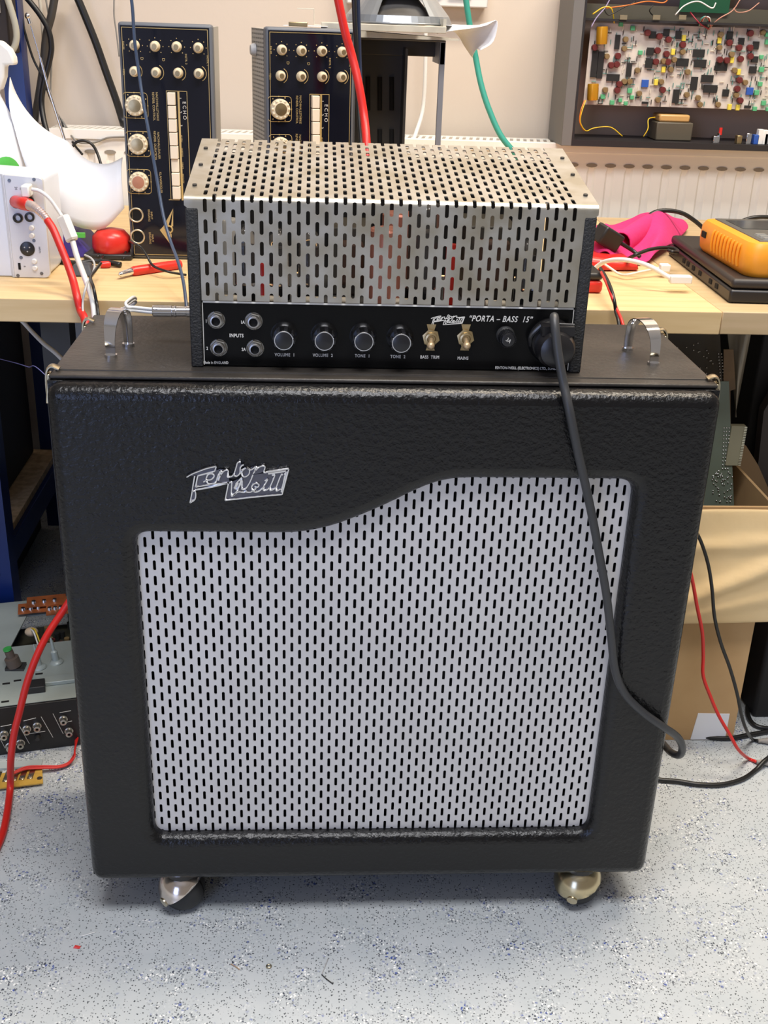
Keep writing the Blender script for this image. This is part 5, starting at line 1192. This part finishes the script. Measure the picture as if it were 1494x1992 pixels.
pb_(((1405, 1100), (1408, 680), (1427, 680), (1431, 757), (1421, 760), (1424, 1100)), .485, mat('board_amber', (.15, .08, .025), .45, var=.2, vscale=30), g3)
ps = MB(); grid = []
for i in range(9):
    for j in range(5):
        u = j/4; v = i/8
        xa_ = 1412+ (1432-1412)*v; xb2 = 1468-(1468-1430)*v
        c = Y_(xa_+(xb2-xa_)*u, 612+v*200, .545+.012*sin(u*5+v*3)); grid.append(c)
ps.add(grid, [(i*5+j, i*5+j+1, (i+1)*5+j+1, (i+1)*5+j) for i in range(8) for j in range(4)])
ps.build('plastic_bag', mat('cloudy_plastic', (.50, .44, .34), .25, trans=.25), label='cloudy plastic bag standing up behind the circuit boards under the bench', cat='plastic bag', smooth='all', solid=.0008)
bkx = thing('equipment_case', 'black equipment case on the floor under the bench right of the cardboard box', 'equipment case', (.82, .75, .0005))
MB().box((.600, .63, .0005), (1.05, 1.0, .585)).build('body', mat('case_black_matt', (.008, .007, .007), .7), bkx, bevel=.004)
gpn = MB(); gpn.prism([tuple(Y_(a_, b_, .60)) for a_, b_ in ((1466, 985), (1486, 800), (1520, 740), (1530, 985))], (0, .02, 0)); gpn.box((Y_(1466, 985, .60).x, .60, .0005), (Y_(1530, 985, .6).x, .62, Y_(1480, 984, .6).z))
gpn.build('brown_panel', mat('panel_brown_grey', (.075, .060, .055), .6), label='dull brown-grey panel leaning on the black case at the right edge', cat='panel')
bd2 = thing('black_case', 'low black case on the floor at the right edge beyond the torn cardboard flap', 'case', (.70, .50, .0005))
MB().box((.585, .39, .0005), (.90, .595, .19)).build('body', mat('case_black_matt', (0,0,0)), bd2, bevel=.005)
# test leads with grey boots
def lead(label, pts_, m, boot):
    th = thing('test_lead', label, 'test lead', tuple(pts_[-1])); th.location.z = 0
    MB().tube(pts_, .0023, 10, n=8).build('wire', m, th, smooth='all')
    MB().tube(boot, [.0028, .0036, .0044, .0046], 10, n=4).build('boot', mat('boot_grey', (.34, .31, .27), .5), th, smooth='all')
    e = boot[-1]; d = (boot[-1]-boot[-2]).normalized()
    MB().box((e.x, e.y-.003, e.z-.003), (e.x+.022, e.y+.003, e.z+.003)).build('clip', NICKEL, th, bevel=.001)
lead('red test lead falling behind the cabinet edge onto the floor at the right', [Y_(1325, 1040, .27), Y_(1338, 1090, .27), Y_(1348, 1135, .27), Y_(1356, 1180, .27), Y_(1366, 1230, .27), Y_(1368, 1275, .27), Y_(1368, 1315, .265), Y_(1382, 1355, .26), Y_(1398, 1392, .255), Y_(1420, 1430, .25), Y_(1436, 1458, .25), W(1455, 1475, Z=.006), W(1472, 1482, Z=.004)], REDCABLE, [W(1472, 1482, Z=.005), W(1480, 1482, Z=.005), W(1490, 1483, Z=.006), W(1505, 1486, Z=.006)])
lead('black test lead falling in front of the cardboard flap onto the floor', [Y_(1335, 1000, .285), Y_(1352, 1030, .285), Y_(1366, 1060, .285), Y_(1378, 1100, .285), Y_(1385, 1145, .285), Y_(1390, 1200, .285), Y_(1402, 1250, .285), Y_(1420, 1300, .285), Y_(1434, 1350, .285), Y_(1442, 1390, .285), Y_(1452, 1420, .29), W(1464, 1438, Z=.006), W(1475, 1441, Z=.004)], BLKCABLE, [W(1475, 1441, Z=.005), W(1484, 1441, Z=.005), W(1494, 1441, Z=.006), W(1510, 1441, Z=.006)])
cb('black cable lying on the floor along the front of the cardboard box', [W(1285, 1410, Z=.004), W(1330, 1426, Z=.004), W(1380, 1434, Z=.004), W(1420, 1436, Z=.004), W(1455, 1430, Z=.004), W(1520, 1418, Z=.004)], .0034, BLKCABLE)
cb('black cable looping on the floor at the right edge', [W(1520, 1344, Z=.004), W(1490, 1344, Z=.004), W(1468, 1352, Z=.004), W(1456, 1368, Z=.004), W(1455, 1390, Z=.004), W(1465, 1408, Z=.004), W(1485, 1416, Z=.004), W(1520, 1417, Z=.011)], .0034, BLKCABLE)
cb('black cable curving across the floor from under the cabinet to the right edge', [W(1260, 1512, Z=.004), W(1285, 1517, Z=.004), W(1320, 1520, Z=.004), W(1360, 1526, Z=.004), W(1405, 1526, Z=.004), W(1445, 1515, Z=.004), W(1470, 1498, Z=.004), W(1490, 1478, Z=.012), W(1520, 1460, Z=.012)], .0032, BLKCABLE)

# ================================================================== floor at the left: opened tape deck and tag strip
k0 = W(0, 1470, Z=0); k1 = W(142, 1451, Z=0)
ang = math.atan2(k1.y-k0.y, k1.x-k0.x)
ex = Vector((cos(ang), sin(ang), 0)); ey = Vector((-sin(ang), cos(ang), 0))
HD = W(60, 1372, X=None, Y=(k0+ex*.04).y).z
td = thing('opened_tape_deck', 'opened hi-fi deck with zinc chassis and black socket panel on the floor at the left', 'hi-fi deck', tuple(k0+ex*(-.02)+ey*.13), ang)
Mt = Matrix.Translation(k0) @ Matrix.Rotation(ang, 4, 'Z')
def dbx(m, a, b): return m.box(a, b, mx=Mt)
XA, XB, DP = -.26, .150, .300
dbx(MB(), (XA, 0, .0005), (XB, .004, HD)).build('rear_panel', mat('deck_black', (.012, .011, .011), .35), td, bevel=.0008)
dbx(MB(), (XA, .0045, .006), (XB, DP, .010)).build('base_plate', DARKMET, td)
dbx(MB(), (XA, .0045, .006), (XA+.003, DP, HD)).build('side_plate', GALV, td); dbx(MB(), (XB-.003, .0045, .006), (XB, DP, HD)).build('side_plate', GALV, td)
dbx(MB(), (XA, .0045, HD-.002), (XB, .160, HD)).build('top_chassis', GALV, td)
MB().prism([tuple(Mt @ Vector(v)) for v in ((XA, .1602, HD-.002), (.018, .1602, HD-.002), (.040, DP-.05, HD-.002), (XB, DP-.05, HD-.002), (XB, DP, HD-.002), (XA, DP, HD-.002))], (0, 0, .002)).build('top_chassis', GALV, td)
dbx(MB(), (.0, .150, HD-.03), (XB-.004, DP-.04, HD-.028)).build('dark_board', mat('board_dark', (.03, .028, .018), .5, var=.5, vscale=60), td)
def D_(px, py, z): return W(px, py, Z=z)
def local(v): return Mt.inverted() @ Vector(v)
# channel rail, slots, posts
a = local(D_(70, 1338, HD)); dbx(MB(), (a.x, a.y, HD+.0002), (XB-.004, a.y+.018, HD+.006)).build('channel_rail', GALV, td, bevel=.001)
a = local(D_(68, 1345, HD)); dbx(MB(), (a.x-.012, a.y-.006, HD+.0002), (a.x+.014, a.y+.016, HD+.010)).build('black_clip', ICM, td, bevel=.001)
for px, py in ((12, 1330), (34, 1324), (10, 1365), (76, 1311)): a = local(D_(px, py, HD)); dbx(MB(), (a.x-.005, a.y-.002, HD), (a.x+.005, a.y+.002, HD+.0004)).build('slot', VINYL_DEEP, td)
for px, py, h, r in ((110, 1288, .040, .0035), (77, 1298, .038, .0030)):
    a = D_(px, py, HD); MB().lathe((a.x, a.y, HD), (-.12, 0, 1), [(.010, 0), (.009, .002), (r*1.4, .004), (r*1.4, .018), (r*.7, .020), (r*.6, h-.006), (r*.3, h)], 18).build('post', GALV, td, smooth=True)
a = D_(32, 1300, HD); pv = MB(); pv.box((a.x-.014, a.y-.008, HD), (a.x+.012, a.y+.010, HD+.004)); pvo = pv.build('trimmer_base', DARKMET, td)
MB().lathe((a.x-.002, a.y, HD+.004), (-.25, 0, 1), [(.010, 0), (.010, .014), (.006, .015), (.006, .026)], 16).build('trimmer_body', mat('trimmer_brown', (.12, .09, .07), .5), td, smooth=True)
MB().lathe((a.x-.009, a.y, HD+.030), (-.25, 0, 1), [(.006, 0), (.006, .003)], 16).build('green_cap', mat('cap_green', (.05, .40, .08), .5), td, smooth=True)
a = D_(62, 1236, HD); MB().ball((a.x, a.y, HD+.006), .010, sc=(1, .8, .7)).build('plug_cream', mat('cream_plug', (.55, .42, .28), .5), td, smooth='all')
MB().tube([(a.x, a.y-.002, HD+.012), (a.x+.008, a.y-.016, HD+.014), (a.x+.016, a.y-.03, HD+.002)], .0012, 6).build('wire', WHITEPL, td, smooth='all')
MB().tube([(a.x+.002, a.y-.002, HD+.013), (a.x+.010, a.y-.014, HD+.016), (a.x+.019, a.y-.028, HD+.002)], .0012, 6).build('wire', YELLOW, td, smooth='all')
ORB = mat('board_orange', (.35, .10, .03), .45, var=.3, vscale=40)
for (pA, pB, zz) in (((35, 1196), (85, 1178), HD+.006), ((52, 1183), (120, 1163), HD+.012), ((90, 1198), (125, 1175), HD+.010)):
    a = local(D_(*pA, zz)); b = local(D_(*pB, zz)); bo = dbx(MB(), (min(a.x, b.x), min(a.y, b.y), zz), (max(a.x, b.x)+.02, max(a.y, b.y)+.01, zz+.0016)).build('brown_board', ORB, td)
    for t in (.2, .5, .8): c = Mt @ Vector((a.x+(b.x-a.x)*t, (a.y+b.y)/2, zz+.0016)); MB().lathe(c, (0, 0, 1), [(.004, 0), (.003, .004)], 10).build('solder_tag', SOLDER, bo, smooth=True)
dd = random.Random(2)
for i in range(16):
    x_, y_ = dd.uniform(.03, .13), dd.uniform(.175, .245); c = Mt @ Vector((x_, y_, HD-.028)); MB().lathe(c, (0, 0, 1), [(.004, 0), (.004, .012)], 10).build('small_capacitor', (CAPB, ICM, CAPR)[i % 3], td, smooth=True)
# sockets on the black panel
def DP_(px, py):  # on the rear panel plane
    D = fw*F+r2*(px-747)+d2*(py-996); nrm = -ey; t = (k0-CAM).dot(nrm)/D.dot(nrm); return CAM+D*t
for px, py in ((8, 1427), (27, 1422), (19, 1450), (40, 1444), (52, 1417), (72, 1411), (123, 1398), (134, 1421)):
    c = DP_(px, py)-ey*.0002
    so_ = MB().lathe(c, -ey, [(.0058, 0), (.0058, .002), (.0046, .0025), (.0044, .010), (.0036, .0103), (.0020, .0103), (.002, .004)], 18, cap=False).build('phono_socket', mat('socket_tin', (.55, .52, .45), .25, metal=.9), td, smooth=True)
    MB().cyl(c-ey*.006, c-ey*.0062, .0022, 10).build('socket_hole', VINYL_DEEP, so_)
pl_ = MB()
for (a_, b_) in (((80, 1394), (103, 1434)), ((103, 1388), (123, 1427)), ((38, 1412), (57, 1446)), ((0, 1436), (10, 1455)), ((46, 1402), (70, 1396)), ((50, 1428), (88, 1422)), ((1, 1413), (22, 1409)), ((116, 1386), (138, 1382)), ((120, 1407), (140, 1402))):
    A__ = DP_(*a_)-ey*.0006; B__ = DP_(*b_)-ey*.0006; pl_.tube([A__, B__], .0004, 5, smooth=False)
pl_.build('panel_print', WHITEINK, td, kind='stuff')
c = DP_(73, 1433)-ey*.001; MB().lathe(c, -ey, [(.004, 0), (.003, .006)], 12).build('screw', DARKMET, td, smooth=True)
# tag strip with red wires
ts = thing('tag_strip', 'amber tag strip board with solder tags lying on the floor at the lower left', 'tag strip', tuple(W(40, 1518, Z=.0005)))
pA, pB, pC, pD = (W(-20, 1538, Z=.004), W(84, 1525, Z=.004), W(82, 1494, Z=.004), W(-20, 1510, Z=.004))
MB().prism([tuple(p_) for p_ in (pA, pB, pC, pD)], (0, 0, .0018)).build('strip', mat('strip_amber', (.55, .33, .06), .4, var=.15, vscale=50), ts)
MB().box((pB.x-.012, pB.y+.002, .0004), (pB.x-.006, pB.y+.008, .004)).build('foot', NICKEL, ts)
for px in (-8, 11, 28, 43, 59):
    c = W(px, 1519-(px*.12), Z=.006); MB().box((c.x-.0035, c.y-.004, .0058), (c.x+.0035, c.y+.020, .0068)).build('solder_tag', NICKEL, ts); MB().lathe((c.x, c.y, .0068), (0, 0, 1), [(.0028, 0), (.0024, .0016)], 10).build('rivet', SOLDER, ts, smooth=True)
c = W(77, 1514, Z=.0059); MB().lathe((c.x, c.y, .0058), (0, 0, 1), [(.0035, 0), (.0035, .0006)], 12).build('eyelet', NICKEL, ts)
for i, dy in enumerate((0, 5, 9)):
    cb(('upper', 'middle', 'lower')[i]+' one of three thin red wires looping from the tag strip to the cabinet', [W(25, 1503+dy*.3, Z=.010), W(50, 1492+dy*.5, Z=.010), W(85, 1490+dy*.5, Z=.008), W(112, 1490+dy*.4, Z=.006), W(132, 1484+dy*.4, Z=.005), W(143+i, 1470+dy*.3, Z=.006+.003*i), W(146, 1456, Z=.008+.003*i), (-.40+.003*i, .36, .01)], .0012, REDCABLE, name='wire', group='thin red wires of the tag strip')
gs = MB(); gs.prism([tuple(W(*p_, Z=.0006)) for p_ in ((-20, 1500), (80, 1492), (84, 1480), (-20, 1488))], (0, 0, .003)); gs.build('glass_strip', mat('pale_strip', (.45, .50, .50), .2), label='pale translucent strip on the floor behind the amber tag strip', cat='strip')
rs_ = MB(); c = W(148, 1843, Z=.0005); rs_.hexa([(c.x-.003, c.y-.001, .0003), (c.x+.004, c.y-.002, .0003), (c.x+.005, c.y+.002, .0003), (c.x-.002, c.y+.003, .0003)], [(c.x-.002, c.y, .002), (c.x+.003, c.y-.001, .001), (c.x+.004, c.y+.001, .0015), (c.x-.001, c.y+.002, .002)])
rs_.build('wire_offcut', REDPL, label='tiny red wire offcut on the open floor at the lower left', cat='offcut')

# litter on the open floor
c = W(523, 1880, Z=.0008); MB().ring((c.x, c.y, .0012), (0, 0, 1), .0024, .0009, 18, 6).build('washer', NICKEL, label='tiny steel washer on the floor in front of the cabinet', cat='washer', smooth='all')
for label_, p_, m_ in (('fine curved grey wire offcut on the floor right of the washer', ((638, 1865), (630, 1885), (626, 1895)), GREYPL), ('short dark wire offcut on the floor right of the washer, nearest the camera', ((626, 1896), (636, 1905), (648, 1914)), DARKMET), ('thin tan splinter on the floor left of the washer', ((449, 1875), (458, 1880), (466, 1886)), mat('splinter_tan', (.45, .30, .18), .7)), ('straight white thread on the floor near the red offcut', ((155, 1822), (170, 1818), (186, 1813)), WHITEPL)):
    MB().tube([W(*q_, Z=.0009) for q_ in p_], .0006, 6, n=4).build('offcut', m_, label=label_, cat='offcut', smooth='all')
